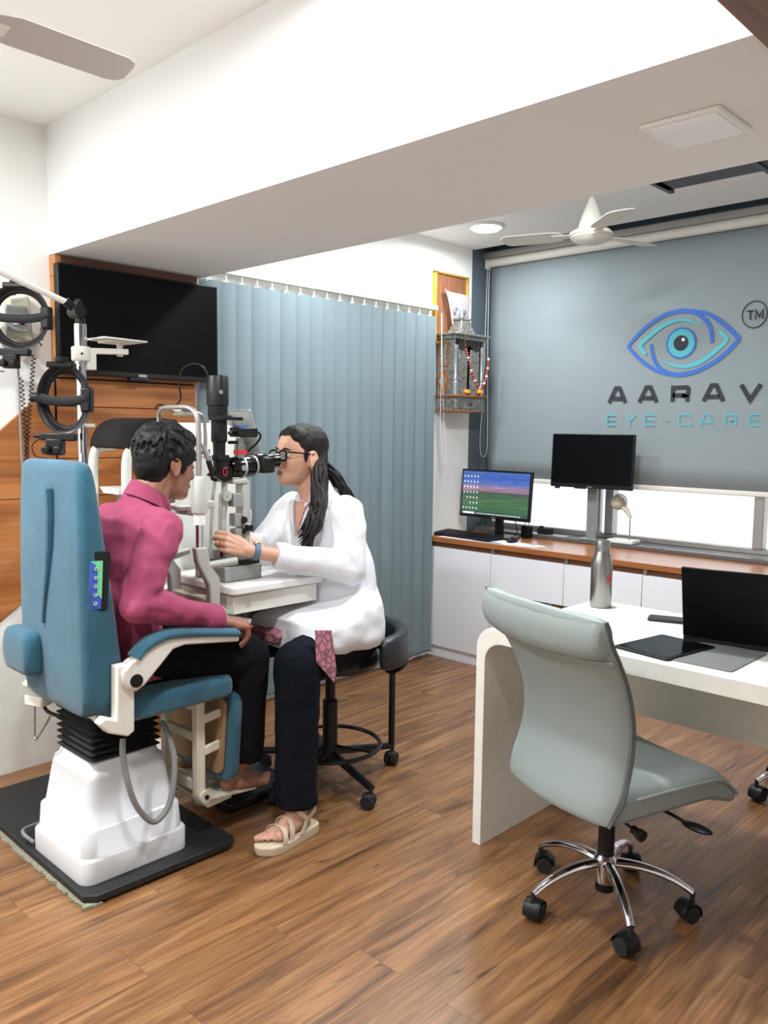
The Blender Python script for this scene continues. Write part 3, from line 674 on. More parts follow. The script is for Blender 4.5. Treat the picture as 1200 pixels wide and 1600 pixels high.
t = thing('laptop', 'open black laptop seen from behind its lid on the desk', 'laptop', (2.42, 2.56, DZ))
hd = Vector((0.985, 0.17, 0)).normalized(); hn = Vector((-hd.y, hd.x, 0)); h0 = Vector((2.258, 2.475, DZ))
RL = Matrix((hd, hn, (0, 0, 1))).transposed()
g = G(); g.at(h0, RL); g.box(0.0, 0.36, 0.0, 0.245, 0.001, 0.017); g.obj('base', 'black_plastic', t, bev=0.003)
g = G(); g.at(h0, RL)
for r in range(5):
    for c in range(14): g.box(0.02+0.023*c, 0.04+0.023*c, 0.03+0.022*r, 0.049+0.022*r, 0.0165, 0.0185)
g.obj('keys', 'black_matte', t, kind='stuff')
g = G(); g.at(h0+Vector((0, 0, 0.017)), RL @ rot('X', 15)); g.box(0.0, 0.36, -0.004, 0.004, 0.0, 0.232); g.obj('lid', 'screen_black', t, bev=0.003)
g = G(); g.at(h0+Vector((0, 0, 0.017)), RL @ rot('X', 15)); g.box(0.012, 0.348, 0.004, 0.0052, 0.014, 0.222); g.obj('screen', 'black_gloss', t)
t = thing('tablet', 'glossy black tablet lying flat in front of the laptop lid', 'tablet', (2.2, 2.42, DZ))
A_, B_, C_ = Vector((2.1503, 2.2326, 0.768)), Vector((2.1144, 2.4878, 0.768)), Vector((2.3346, 2.2035, 0.768))
u_ = (C_-A_); v_ = (B_-A_); u_.z = 0; v_.z = 0; v_ = (v_ - u_.normalized()*v_.dot(u_.normalized()))
RT = Matrix((u_.normalized(), v_.normalized(), (0, 0, 1))).transposed()
g = G(); g.at((A_.x, A_.y, DZ+0.0005), RT); g.prism(rrect(u_.length, v_.length, 0.012, 4, u_.length/2, v_.length/2), (0, 0, 0), (1, 0, 0), (0, 1, 0), (0, 0, 0.0075)); g.obj('case', 'black_plastic', t, bev=0.002)
g = G(); g.at((A_.x, A_.y, DZ+0.008), RT); g.prism(rrect(u_.length-0.02, v_.length-0.02, 0.008, 4, u_.length/2, v_.length/2), (0, 0, 0), (1, 0, 0), (0, 1, 0), (0, 0, 0.0008)); g.obj('screen', 'black_gloss', t)
mat('mat_grey', (112, 114, 110), 0.7, var=0.05, vscale=60)
G().prism(rrect(0.185, 0.275, 0.012, 4, 2.412, 2.365), (0, 0, DZ+0.0005), (1, 0, 0), (0, 1, 0), (0, 0, 0.003)).obj('mouse_pad', 'mat_grey', label='grey mouse pad lying on the desk in front of the laptop', cat='mouse pad', bev=0.001)
def phone(c, ang, label, l=0.155, w=0.075):
    t = thing('mobile_phone', label, 'phone', (c[0], c[1], DZ))
    g = G(); g.at((c[0], c[1], DZ+0.0005), rotz(ang)); g.prism(rrect(l, w, 0.012), (0, 0, 0), (1, 0, 0), (0, 1, 0), (0, 0, 0.009)); g.obj('body', 'black_plastic', t, bev=0.002)
    g = G(); g.at((c[0], c[1], DZ+0.0096), rotz(ang)); g.prism(rrect(l-0.008, w-0.008, 0.009), (0, 0, 0), (1, 0, 0), (0, 1, 0), (0, 0, 0.0006)); g.obj('screen', 'black_gloss', t)
phone((2.115, 2.705), 20, 'black phone lying behind the laptop lid on the desk')
phone((1.955, 2.42), 8, 'dark phone just behind the top of the grey chair', 0.13)

# ------------------------------------------------------------------ grey office chair
mat('leather_seam', (84, 90, 90), 0.5)
def office_chair(label):
    t = thing('office_chair', label, 'chair', (0, 0, 0), 'grey office chairs at the desk')
    angs = [27+18, 100+18, 173+18, 245+18, 315+18]
    G().lathe([(0.0, 0.075), (0.03, 0.075), (0.034, 0.09), (0.034, 0.15), (0.026, 0.16), (0.0, 0.16)], (0, 0, 0)).obj('hub', 'chrome', t)
    G().lathe([(0.0, 0.05), (0.028, 0.05), (0.028, 0.078), (0.0, 0.078)], (0, 0, 0)).obj('lower_hub', 'black_plastic', t)
    for a in angs:
        ca, sa = math.cos(math.radians(a)), math.sin(math.radians(a))
        p = bez((0.02*ca, 0.02*sa, 0.135), (0.10*ca, 0.10*sa, 0.145), (0.19*ca, 0.19*sa, 0.125), (0.245*ca, 0.245*sa, 0.083), 10)
        G().tube(p, [0.019-0.007*i/10 for i in range(11)], 12, flat=(0.75, 1.0)).obj('leg', 'chrome', t)
        cs = G(); cx, cy = 0.246*ca, 0.246*sa; tx, ty = -sa, ca; rr = math.radians(a+35); dx, dy = math.cos(rr), math.sin(rr); ex, ey = -dy, dx
        cs.cyl((cx, cy, 0.05), (cx, cy, 0.085), 0.007)
        wc = Vector((cx, cy, 0))-Vector((dx, dy, 0))*0.014
        for s_ in (-1, 1):
            cs.cyl(wc+Vector((ex, ey, 0))*(0.004*s_)+Vector((0, 0, 0.028)), wc+Vector((ex, ey, 0))*(0.026*s_)+Vector((0, 0, 0.028)), 0.0275, 0.024, n=24)
        co = cs.obj('caster', 'rubber', t)
        hood = G(); pts = [wc + Vector((dx, dy, 0))*(0.031*math.cos(q)) + Vector((0, 0, 0.028+0.031*math.sin(q))) for q in [PI*k/10 for k in range(-1, 11)]]
        hood.tube(pts, 0.006, 8, flat=(0.5, 4.2), up=(0, 0, 1)); hood.obj('hood', 'black_plastic', co)
    G().cyl((0, 0, 0.15), (0, 0, 0.31), 0.024).cyl((0, 0, 0.30), (0, 0, 0.37), 0.019).obj('gas_column', 'black_plastic', t)
    G().box(-0.08, 0.08, -0.12, 0.12, 0.352, 0.382).obj('mechanism', 'black_plastic', t, bev=0.005)
    G().tube(spline([(0.05, 0.02, 0.366), (0.20, 0.04, 0.358), (0.245, 0.05, 0.35)]), 0.005, 8).obj('lever_rod', 'black_plastic', t)
    G().ell((0.275, 0.058, 0.348), (0.045, 0.02, 0.009), rotz(10)).obj('lever_paddle', 'black_plastic', t)
    G().cyl((0.08, -0.10, 0.362), (0.215, -0.10, 0.345), 0.004).cyl((0.20, -0.10, 0.346), (0.222, -0.10, 0.343), 0.012).cyl((0.222, -0.10, 0.343), (0.236, -0.10, 0.341), 0.016).obj('tilt_knob', 'black_plastic', t)
    # seat: cushion with a waterfall front
    def seat(u, v, top):
        x = (u-0.5)*0.47*(0.94+0.06*math.sin(PI*v)); y = -0.19+0.47*v
        e = min(u, 1-u)*2; ed = 1-(1-min(1, e*3.2))**2.4
        zt = 0.455+0.012*math.sin(PI*v)+0.012*(2*u-1)**2 - 0.045*max(0, (v-0.72)/0.28)**2
        fr = max(0, (v-0.82)/0.18)
        if top: return Vector((x, y, zt-0.026*(1-ed)-0.012*fr*fr))
        return Vector((x, y, zt-0.100+0.010*(1-ed)+0.020*fr*fr))
    g = G(); nu, nv = 21, 25
    vs = [seat(i/(nu-1), j/(nv-1), True) for i in range(nu) for j in range(nv)] + [seat(i/(nu-1), j/(nv-1), False) for i in range(nu) for j in range(nv)]
    fs = []; K = nu*nv
    for i in range(nu-1):
        for j in range(nv-1):
            a, b, c, d = i*nv+j, (i+1)*nv+j, (i+1)*nv+j+1, i*nv+j+1
            fs += [(a, b, c, d), (K+d, K+c, K+b, K+a)]
    for i in range(nu-1): fs += [(i*nv, K+i*nv, K+(i+1)*nv, (i+1)*nv), (i*nv+nv-1, (i+1)*nv+nv-1, K+(i+1)*nv+nv-1, K+i*nv+nv-1)]
    for j in range(nv-1): fs += [(j, j+1, K+j+1, K+j), ((nu-1)*nv+j, K+(nu-1)*nv+j, K+(nu-1)*nv+j+1, (nu-1)*nv+j+1)]
    g.add(vs, fs); so = g.obj('seat', 'grey_leather', t, sub=1)
    for u_ in (0.0, 1.0): G().tube([seat(u_, v/20, True)+Vector((0, 0, -0.006)) for v in range(3, 21)], 0.0045, 8).obj('piping', 'grey_leather', so)
    G().tube([seat(u/20, 1.0, True)+Vector((0, 0.0, -0.006)) for u in range(21)], 0.0045, 8).obj('piping', 'grey_leather', so)
    # backrest: a padded shell, waisted at the lumbar
    def prof(v):
        z = 0.375+0.565*v
        y = -0.235 + 0.075*math.sin(PI*min(1, v*1.12)) - 0.075*v**2.2
        return y, z
    def back(u, v, front):
        y, z = prof(v); hw = 0.232 - 0.022*math.sin(PI*min(1, v*1.15)) + 0.022*v - 0.02*max(0, 0.12-v)/0.12
        s_ = 2*u-1; x = hw*s_
        y += 0.035*s_*s_
        e = 1-abs(s_); ed = 1-(1-min(1, e*4))**2; ez = min(1, min(v, 1-v)*9); ez = 1-(1-ez)**2
        th = (0.030+0.020*v*0)*(0.35+0.65*ed)*(0.45+0.55*ez)
        zz = z + 0.01*(1-s_*s_)*v - (0.02*s_*s_ if v < 0.02 else 0)*0 - 0.035*(1-s_*s_)*(1-v)**3*-0
        zz += -0.03*(s_*0)  # straight
        return Vector((x, y + (th if front else -th), zz))
    g = G(); nu, nv = 25, 31; K = nu*nv
    vs = [back(i/(nu-1), j/(nv-1), True) for i in range(nu) for j in range(nv)] + [back(i/(nu-1), j/(nv-1), False) for i in range(nu) for j in range(nv)]
    fs = []
    for i in range(nu-1):
        for j in range(nv-1):
            a, b, c, d = i*nv+j, (i+1)*nv+j, (i+1)*nv+j+1, i*nv+j+1
            fs += [(a, b, c, d), (K+d, K+c, K+b, K+a)]
    for i in range(nu-1): fs += [(i*nv, K+i*nv, K+(i+1)*nv, (i+1)*nv), (i*nv+nv-1, (i+1)*nv+nv-1, K+(i+1)*nv+nv-1, K+i*nv+nv-1)]
    for j in range(nv-1): fs += [(j, j+1, K+j+1, K+j), ((nu-1)*nv+j, K+(nu-1)*nv+j, K+(nu-1)*nv+j+1, (nu-1)*nv+j+1)]
    g.add(vs, fs); bo = g.obj('backrest', 'grey_leather', t, sub=1)
    for u_ in (0.0, 1.0): G().tube([back(u_, v/24, True)+Vector((0, -0.004, 0)) for v in range(25)], 0.005, 8).obj('piping', 'leather_seam', bo)
    # rolled headrest pad over the top
    g = G(); rings = []
    for i in range(27):
        u = i/26; s_ = 2*u-1; yy, zz = prof(0.93); hw = 0.250
        puff = 1.0 + 0.05*math.cos(6*PI*u)**8
        endk = (0.80+0.20*min(1, (1-abs(s_))*9))
        cy_ = yy+0.035*s_*s_-0.002; cz_ = zz-0.010+0.012*(1-s_*s_)-0.012*(1-s_*s_)
        ring = []
        for j in range(14):
            a = 2*PI*j/14
            ring.append((hw*s_, cy_+0.036*puff*endk*math.cos(a), cz_+(0.056*math.sin(a))*endk*puff - (0.012*(1-s_*s_) if math.sin(a) < 0 else 0)))
        rings.append(ring)
    g.ring_loft(rings); ho = g.obj('head_roll', 'grey_leather', t, sub=1)
    G().tube([(0.244*(2*k/24-1), prof(0.80)[0]+0.035*(2*k/24-1)**2-0.031*(0.45+0.55*min(1, (1-abs(2*k/24-1))*5)), prof(0.80)[1]-0.010*(1-(2*k/24-1)**2)) for k in range(25)], 0.006, 8).obj('piping', 'grey_leather', ho)
    return t
ch = office_chair('grey leather office chair on a chrome star base in front of the desk')
c2_ = copy_tree(ch)
ch.location = (2.195, 2.155, 0); ch.rotation_euler = (0, 0, math.radians(-18))
c2_.location = (2.435, 3.372, 0); c2_.rotation_euler = (0, 0, math.radians(179)); c2_['label'] = 'second grey office chair behind the desk, only a caster in view at right'

# ------------------------------------------------------------------ patient chair
mat('carpet', (150, 146, 126), 0.95, var=0.2, vscale=80, bump=0.8, bscale=200)
mat('board_black', (26, 27, 29), 0.6, var=0.2, vscale=30)
mat('brown_board', (150, 120, 86), 0.8, var=0.08, vscale=20)
mat('panel_blue', (52, 92, 190), 0.4); mat('panel_green', (112, 208, 150), 0.4)
g = G(); n = 90
edge = [(0.30+0.84*k/n, 1.040+0.008*random.random()-0.006*math.sin(k*0.7)*random.random()) for k in range(n+1)]
g.prism(edge+[(1.15, 1.10), (0.30, 1.10)], (0, 0, 0.0005), (1, 0, 0), (0, 1, 0), (0, 0, 0.009)); g.obj('carpet_offcut', 'carpet', label='frayed beige carpet offcut sticking out under the black board', cat='carpet')
G().prism([(0.20, 1.062), (1.115, 1.055), (1.145, 1.085), (1.150, 1.555), (1.125, 1.585), (0.20, 1.585)], (0, 0, 0.010), (1, 0, 0), (0, 1, 0), (0, 0, 0.022)).obj('base_board', 'board_black', label='black board on the floor under the patient chair', cat='board', bev=0.003)

pc = thing('patient_chair', 'teal upholstered patient chair on a white pedestal', 'patient chair', (0.9, 1.26, 0.032))
def rr3(x0, x1, y0, y1, z, r, n=5): return [(px, py, z) for px, py in rrect(x1-x0, y1-y0, r, n, (x0+x1)/2, (y0+y1)/2)]
def ins(d, z, r=0.04): return rr3(0.715+d, 1.085-d, 1.075+d, 1.440-d, z, r)
G().ring_loft([ins(0.0, 0.0325), ins(0.0, 0.098), ins(0.004, 0.104), ins(0.010, 0.107), ins(0.015, 0.185), ins(0.020, 0.190), ins(0.026, 0.193), ins(0.045, 0.330), ins(0.050, 0.348), ins(0.060, 0.356), ins(0.064, 0.375), ins(0.070, 0.379), ins(0.11, 0.379)]).obj('pedestal', 'abs_white', pc, ang=60)
rings = []
for k in range(15):
    d = 0.062 if k % 2 else 0.088
    rings.append(ins(d, 0.372+0.0105*k, 0.015))
G().ring_loft(rings).obj('bellows', 'rubber', pc, ang=20)
G().box(0.78, 1.03, 1.15, 1.42, 0.505, 0.535).obj('seat_frame', 'white_metal', pc, bev=0.004)
# seat cushion
G().ring_loft([rr3(0.70, 1.115, 1.17, 1.585, 0.508, 0.03), rr3(0.69, 1.128, 1.165, 1.598, 0.522, 0.03), rr3(0.69, 1.128, 1.165, 1.598, 0.575, 0.03), rr3(0.70, 1.118, 1.17, 1.588, 0.588, 0.03), rr3(0.75, 1.07, 1.22, 1.54, 0.596, 0.03)]).obj('seat', 'teal_cloth', pc, sub=1)
# backrest in a loose cover: thin at the top, thick at the bottom
def bk(z, y0, y1, x0=0.675, x1=1.125, r=0.035):
    return [(px, py, z + 0.012*math.sin(px*21+z*3)*(1 if z < 0.56 else 0)) for px, py in rrect(x1-x0, y1-y0, r, 6, (x0+x1)/2, (y0+y1)/2)]
G().ring_loft([bk(0.535, 1.085, 1.205), bk(0.60, 1.075, 1.212), bk(0.75, 1.072, 1.196), bk(0.90, 1.072, 1.178), bk(1.05, 1.074, 1.160, 0.68, 1.118), bk(1.18, 1.077, 1.145, 0.685, 1.11, 0.032), bk(1.26, 1.081, 1.138, 0.69, 1.10, 0.027), bk(1.292, 1.086, 1.13, 0.70, 1.085, 0.021), bk(1.303, 1.098, 1.12, 0.72, 1.06, 0.010)]).obj('backrest', 'teal_cloth', pc, sub=1, ang=80)
pb = pc.children[-1]
g = G(); g.tube([(0.9135, 1.068, 1.2233), (0.9302, 1.068, 1.2147), (0.9347, 1.068, 1.1485), (0.9293, 1.068, 1.062), (0.905, 1.068, 0.9527), (0.8821, 1.068, 0.871), (0.869, 1.068, 0.8054)], [0.010, 0.013, 0.012, 0.012, 0.008, 0.006, 0.006], 8, flat=(1, 1)); g.obj('zip_flap', 'teal_cloth', pb)
G().ring_loft([rr3(0.672, 0.835, 1.035, 1.085, 0.625, 0.02), rr3(0.662, 0.845, 1.02, 1.085, 0.645, 0.025), rr3(0.655, 0.852, 1.018, 1.085, 0.70, 0.025), rr3(0.662, 0.845, 1.022, 1.085, 0.755, 0.025), rr3(0.675, 0.83, 1.035, 1.085, 0.772, 0.02)]).obj('headrest_pad', 'teal_cloth', pc, sub=1)
# push-button board set into the side of the back
c0 = Vector((1.119, 1.1144, 0.9531)); 
U_ = Vector((0.30, 1.0, 0)).normalized(); V_ = Vector((0.0, 0.085, 1.0)).normalized(); W_ = U_.cross(V_).normalized()
RB = Matrix((U_, -W_ if W_.x > 0 else W_, V_)).transposed()
def onside(u, v, d): return c0 + U_*u + V_*v + (W_ if W_.x > 0 else -W_)*d
def slab(poly, d0, d1, name, m, parent, bev=0.0):
    a = [onside(u, v, d0) for u, v in poly]; b = [onside(u, v, d1) for u, v in poly]; n = len(poly); g = G()
    g.add(a+b, [tuple(range(n-1, -1, -1)), tuple(range(n, 2*n))] + [(i, (i+1) % n, n+(i+1) % n, n+i) for i in range(n)]); return g.obj(name, m, parent, bev=bev)
slab(rrect(0.060, 0.172, 0.012, 4, 0.008, 0.006), -0.01, 0.0015, 'button_recess', 'black_matte', pc, 0.002)
bb = slab([(-0.019, -0.074), (0.019, -0.074), (0.016, 0.066), (-0.019, 0.066)], -0.004, 0.006, 'button_board', 'panel_blue', pc, 0.001)
slab([(0.019, -0.045), (0.016, 0.066), (-0.018, 0.066), (-0.003, 0.055), (0.004, 0.03), (0.006, -0.03)], 0.0060, 0.0066, 'green_print', 'panel_green', bb)
for k in range(5):
    p = onside(-0.0005+0.001*(k-2), 0.044-0.025*k, 0.0055); q = onside(-0.0005+0.001*(k-2), 0.044-0.025*k, 0.0125)
    bo = G().cyl(p, q, 0.0066, 0.0054, n=16).obj('push_button', 'chrome', bb)
    G().cyl(q, onside(-0.0005+0.001*(k-2), 0.044-0.025*k, 0.0132), 0.0024, n=10).obj('button_centre', 'black_plastic', bo)
# armrests
def arm(x0, x1, nm):
    up = [(1.15, 1.1501, 0.7118), (1.15, 1.1886, 0.7118), (1.15, 1.2068, 0.6966), (1.15, 1.2032, 0.5063), (1.15, 1.1822, 0.4942), (1.15, 1.1201, 0.5202), (1.15, 1.0913, 0.5542), (1.15, 1.1112, 0.5683), (1.15, 1.1468, 0.5537)]
    G().prism([(p[1], p[2]) for p in up], (x0, 0, 0), (0, 1, 0), (0, 0, 1), (x1-x0, 0, 0)).obj('arm_bracket', 'white_metal', pc, bev=0.005)
    bar_ = [(1.16, 1.1604, 0.6928), (1.16, 1.1894, 0.7195), (1.16, 1.2847, 0.7598), (1.16, 1.3219, 0.7671), (1.16, 1.5722, 0.7362), (1.16, 1.5746, 0.7124), (1.16, 1.373, 0.738), (1.16, 1.3302, 0.7318), (1.16, 1.2336, 0.6426), (1.16, 1.2041, 0.6277), (1.16, 1.1756, 0.6436), (1.16, 1.1619, 0.6658)]
    xa, xb = (x0+0.006, x1+0.012) if x1 > 0.9 else (x0-0.012, x1-0.006)
    G().prism([(p[1], p[2]) for p in bar_], (xa, 0, 0), (0, 1, 0), (0, 0, 1), (xb-xa, 0, 0)).obj('arm_bar', 'white_metal', pc, bev=0.006)
    cc = (1.165, 1.204, 0.6617); s = 1 if x1 > 0.9 else -1; xe = xb if s > 0 else xa
    G().cyl((xe-0.004*s, cc[1], cc[2]), (xe+0.006*s, cc[1], cc[2]), 0.021, 0.019, n=28).obj('pivot_cap', 'black_plastic', pc)
    pad = [(1.16, 1.2101, 0.7289), (1.16, 1.2356, 0.755), (1.16, 1.2742, 0.7735), (1.16, 1.3221, 0.7809), (1.16, 1.4078, 0.7724), (1.16, 1.5722, 0.7426)]
    g = G(); g.tube(spline([((x0+x1)/2+0.008*s, p[1], p[2]-0.003) for p in pad], 5), 0.019, 14, flat=(0.78, 1.75)); g.obj('arm_pad', 'teal_cloth', pc)
arm(1.130, 1.168, 'near'); arm(0.632, 0.670, 'far')
# leg rest: cast frame, padded board and folding foot plate
fz0, fz1 = 0.185, 0.50
lr = G().box(1.025, 1.062, 1.488, 1.520, fz0-0.01, fz1).obj('leg_frame', 'cream_metal', pc, bev=0.006)
G().box(0.830, 0.868, 1.488, 1.515, fz0+0.01, fz1).obj('leg_frame', 'cream_metal', pc, bev=0.006)
for za, zb in ((0.185, 0.222), (0.355, 0.385), (0.46, 0.50)): G().box(0.83, 1.05, 1.492, 1.512, za, zb).obj('leg_frame_bar', 'cream_metal', pc, bev=0.005)
g = G(); g.at((0.91, 1.605, 0.36), rot('X', -4)); g.ring_loft([[(px, y, pz) for px, pz in rrect(w_, h_, 0.05, 6)] for y, w_, h_ in ((-0.012, 0.35, 0.27), (-0.012, 0.385, 0.305), (0.0, 0.40, 0.32), (0.02, 0.40, 0.32), (0.034, 0.38, 0.30), (0.038, 0.30, 0.22))]); g.obj('leg_pad', 'teal_cloth', pc, sub=1)
g = G(); g.at((0.91, 1.588, 0.362), rot('X', -4)); g.prism(rrect(0.34, 0.262, 0.03), (0, 0, 0), (1, 0, 0), (0, 0, 1), (0, -0.012, 0)); g.obj('pad_board', 'brown_board', pc, bev=0.002)
for za, sl in ((0.44, 0.0), (0.33, 0.0)): G().obox((1.055, 1.545, za), (0.014, 0.075, 0.030), rot('X', 8)).obj('pad_strut', 'cream_metal', pc, bev=0.003)
G().cyl((1.02, 1.515, 0.172), (1.072, 1.515, 0.172), 0.022, n=20).obj('foot_hinge', 'cream_metal', pc); G().cyl((1.071, 1.515, 0.172), (1.076, 1.515, 0.172), 0.008, n=12).obj('hinge_bolt', 'black_plastic', pc)
g = G(); g.at((0.94, 1.53, 0.150), rot('X', -6)); g.box(-0.20, 0.125, 0.0, 0.20, 0.0, 0.014); g.obj('foot_plate', 'cream_metal', pc, bev=0.004)
g = G(); g.at((0.94, 1.53, 0.128), rot('X', 4)); g.box(-0.18, 0.115, 0.0, 0.10, -0.008, 0.014); g.obj('foot_bracket', 'cream_metal', pc, bev=0.005)
# hose, wire loops and lever under the seat
G().tube(spline([(1.08, 1.2114, 0.4554), (1.1, 1.1996, 0.4141), (1.12, 1.2038, 0.3287), (1.125, 1.2313, 0.2467), (1.125, 1.2849, 0.1834), (1.12, 1.3379, 0.2097), (1.11, 1.3658, 0.2754), (1.09, 1.3816, 0.3492), (1.06, 1.3824, 0.4148), (1.02, 1.3792, 0.4518)], 6), 0.0095, 12).obj('hose', 'hose_grey', pc)
G().obox((0.7213, 1.11, 0.5171), (0.075, 0.05, 0.035), rotz(20)).obj('lever_bracket', 'white_metal', pc, bev=0.006)
G().tube(spline([(0.7145, 1.1, 0.5028), (0.7332, 1.09, 0.4353), (0.7471, 1.085, 0.3977), (0.782, 1.085, 0.4221), (0.8267, 1.1, 0.4886)], 5), 0.0035, 6).obj('lever_loop', 'steel', pc)
G().tube(spline([(0.7265, 1.12, 0.5053), (0.7679, 1.12, 0.4857), (0.8159, 1.14, 0.4802), (0.7967, 1.16, 0.4981)], 5), 0.006, 8).obj('lever_arm', 'black_plastic', pc)
G().tube(spline([(0.735, 1.075, 0.05), (0.69, 1.06, 0.07), (0.63, 1.10, 0.055), (0.61, 1.18, 0.042), (0.66, 1.24, 0.039), (0.72, 1.25, 0.05)], 6), 0.006, 8).obj('power_cable', 'hose_grey', pc)
G().tube(spline([(0.35, 1.50, 0.006), (0.24, 1.44, 0.006), (0.17, 1.46, 0.008), (0.16, 1.52, 0.02), (0.20, 1.60, 0.03), (0.30, 1.66, 0.03), (0.36, 1.60, 0.012)], 6), 0.006, 8).obj('floor_cable', 'black_plastic', label='black cable coiled on the floor by the left wall', cat='cable')

# ------------------------------------------------------------------ television
t = thing('television', 'large black wall television on the wooden panelling', 'television', (0.05, 1.885, 1.6))
G().box(0.058, 0.095, 1.500, 2.252, 1.612, 2.046).obj('shell', 'black_plastic', t, bev=0.004)
G().box(0.095, 0.0965, 1.508, 2.244, 1.634, 2.039).obj('screen', 'screen_black', t)
G().box(0.031, 0.06, 1.65, 2.10, 1.70, 1.95).obj('wall_mount', 'black_matte', t)
G().box(0.095, 0.0965, 1.845, 1.885, 1.616, 1.627).obj('badge', 'grey_metal', t)
G().obox((0.08, 1.85, 1.606), (0.03, 0.09, 0.014)).obj('sensor_lip', 'black_plastic', t, bev=0.004)

# ------------------------------------------------------------------ instrument pole behind the chair
PX, PY = 0.55, 1.366
t = thing('instrument_pole', 'chrome instrument pole with jointed arm and tray behind the chair', 'instrument stand', (PX, PY, 0.0))
G().lathe([(0.0, 0.0), (0.14, 0.0), (0.14, 0.015), (0.04, 0.03), (0.0, 0.03)], (PX, PY, 0.0325)).obj('pole_foot', 'white_metal', t)
G().cyl((PX, PY, 0.04), (PX, PY, 1.62), 0.0165, n=24).obj('lower_pole', 'chrome', t)
G().cyl((PX, PY, 1.62), (PX, PY, 1.755), 0.0215, n=24).obj('upper_pole', 'chrome', t)
G().lathe([(0.0, 0), (0.030, 0), (0.032, 0.004), (0.032, 0.046), (0.030, 0.05), (0.0, 0.05)], (PX, PY, 1.628), n=32).obox((PX+0.0, PY+0.03, 1.63), (0.04, 0.035, 0.06)).obj('collar', 'white_metal', t, bev=0.002)
G().cyl((PX+0.032, PY-0.012, 1.652), (PX+0.034, PY-0.0125, 1.652), 0.004, n=10).obj('collar_screw', 'black_plastic', t)
G().cyl((PX, PY, 1.752), (PX, PY, 1.775), 0.017).obj('neck', 'black_plastic', t)
jt = Vector((0.55, 1.3548, 1.7962))
G().cyl(jt+Vector((-0.03, 0, 0)), jt+Vector((0.03, 0, 0)), 0.022, n=24).obj('joint_disc', 'black_plastic', t)
G().tube(spline([(PX, PY, 1.765), (PX, PY+0.004, 1.80), (PX, PY-0.004, 1.832), tuple(jt+Vector((0, -0.01, 0.018)))], 5), 0.010, 8).obj('joint_fork', 'black_plastic', t)
a0 = Vector((0.55, 1.3146, 1.8283)); a1 = Vector((0.55, 1.266, 1.8394)); a2 = Vector((0.55, 0.966, 1.9385))
G().cyl(jt, a0, 0.015).obj('arm_socket', 'black_plastic', t); G().cyl(a0+(jt-a0)*0.2, a2, 0.0105).obj('lamp_arm', 'white_metal', t)
dl = a2
G().lathe([(0.0, 0.10), (0.04, 0.10), (0.05, 0.06), (0.085, 0.0), (0.08, 0.0), (0.045, 0.055), (0.0, 0.06)], dl+Vector((0, -0.02, -0.06))).obj('lamp_head', 'white_metal', t)
tr = Vector((0.55, 1.5032, 1.6974))
G().obox((PX+0.005, (PY+tr.y)/2+0.02, 1.668), (0.028, tr.y-PY+0.03, 0.020), rot('X', 3)).obj('tray_arm', 'white_metal', t, bev=0.002)
G().obox((PX, tr.y, 1.710), (0.13, 0.17, 0.006), rot('X', -1)).obox((PX, tr.y, 1.704), (0.10, 0.10, 0.008)).obj('tray', 'white_metal', t, bev=0.002)
G().cyl((PX, tr.y+0.01, 1.655), (PX, tr.y+0.01, 1.70), 0.011).obj('tray_pivot', 'white_metal', t)
G().box(PX+0.01, PX+0.025, PY-0.035, PY+0.035, 1.400, 1.412).obj('hook_clip', 'white_metal', t, bev=0.002)

# ------------------------------------------------------------------ head-worn ophthalmoscopes
def ring3(c, R, rx, rz, r, g, n=40, flat=None):
    g.tube([Vector(c) + R @ Vector((rx*math.cos(2*PI*k/n), 0, rz*math.sin(2*PI*k/n))) for k in range(n)], r, 8, closed=True, flat=flat)
    return g
def headset(name, label, c, R, w=0.088, h=0.12):
    t = thing(name, label, 'ophthalmoscope', tuple(c)); c = Vector(c)
    L = lambda x, y, z: c + R @ Vector((x, y, z))
    ring3(c, R, w, h, 0.0085, G(), flat=(1.9, 0.6)).obj('head_band', 'black_plastic', t)
    ring3(L(0, 0.012, 0), R, w-0.012, h-0.016, 0.004, G(), flat=(2.2, 0.7)).obj('foam_band', 'black_matte', t)
    G().tube([L(w*math.cos(a)*1.0, -0.02, 0.012+0.02*math.sin(a)) for a in [PI+PI*k/12 for k in range(13)]], 0.010, 8, flat=(1.6, 0.5)).obj('cross_strap', 'black_matte', t)
    G().cyl(L(-w-0.03, 0, 0.004), L(-w+0.002, 0, 0.004), 0.017, 0.015).obj('side_knob', 'black_plastic', t)
    G().obox(L(w-0.004, 0.0, 0.0), (0.035, 0.045, 0.085), R).obj('rear_block', 'black_plastic', t, bev=0.008)
    G().obox(L(-0.012, 0.0, h+0.006), (0.09, 0.032, 0.02), R).cyl(L(-0.01, 0, h+0.012), L(-0.01, 0, h+0.032), 0.022).obj('top_knob', 'black_plastic', t, bev=0.005)
    op = G(); op.obox(L(-0.02, 0.0, -h-0.018), (0.12, 0.034, 0.026), R).obox(L(-0.03, -0.005, -h-0.052), (0.055, 0.04, 0.055), R).cyl(L(-0.05, -0.02, -h-0.06), L(-0.05, -0.05, -h-0.062), 0.014).cyl(L(-0.01, -0.02, -h-0.06), L(-0.01, -0.05, -h-0.062), 0.014)
    op.obj('optics_box', 'black_plastic', t, bev=0.005)
    G().cyl(L(-0.105, -0.0, -h-0.016), L(-0.06, 0, -h-0.018), 0.007).obj('adjuster', 'black_plastic', t)
    G().tube(spline([L(-0.085, 0, -h-0.025), L(-0.112, 0, -h-0.05), L(-0.10, 0, -h-0.085), L(-0.06, 0, -h-0.092)], 5), 0.0022, 6).obj('lead', 'black_plastic', t)
    return t
RH = frame((-0.69, 0.72, 0), (0.02, 0, 1))
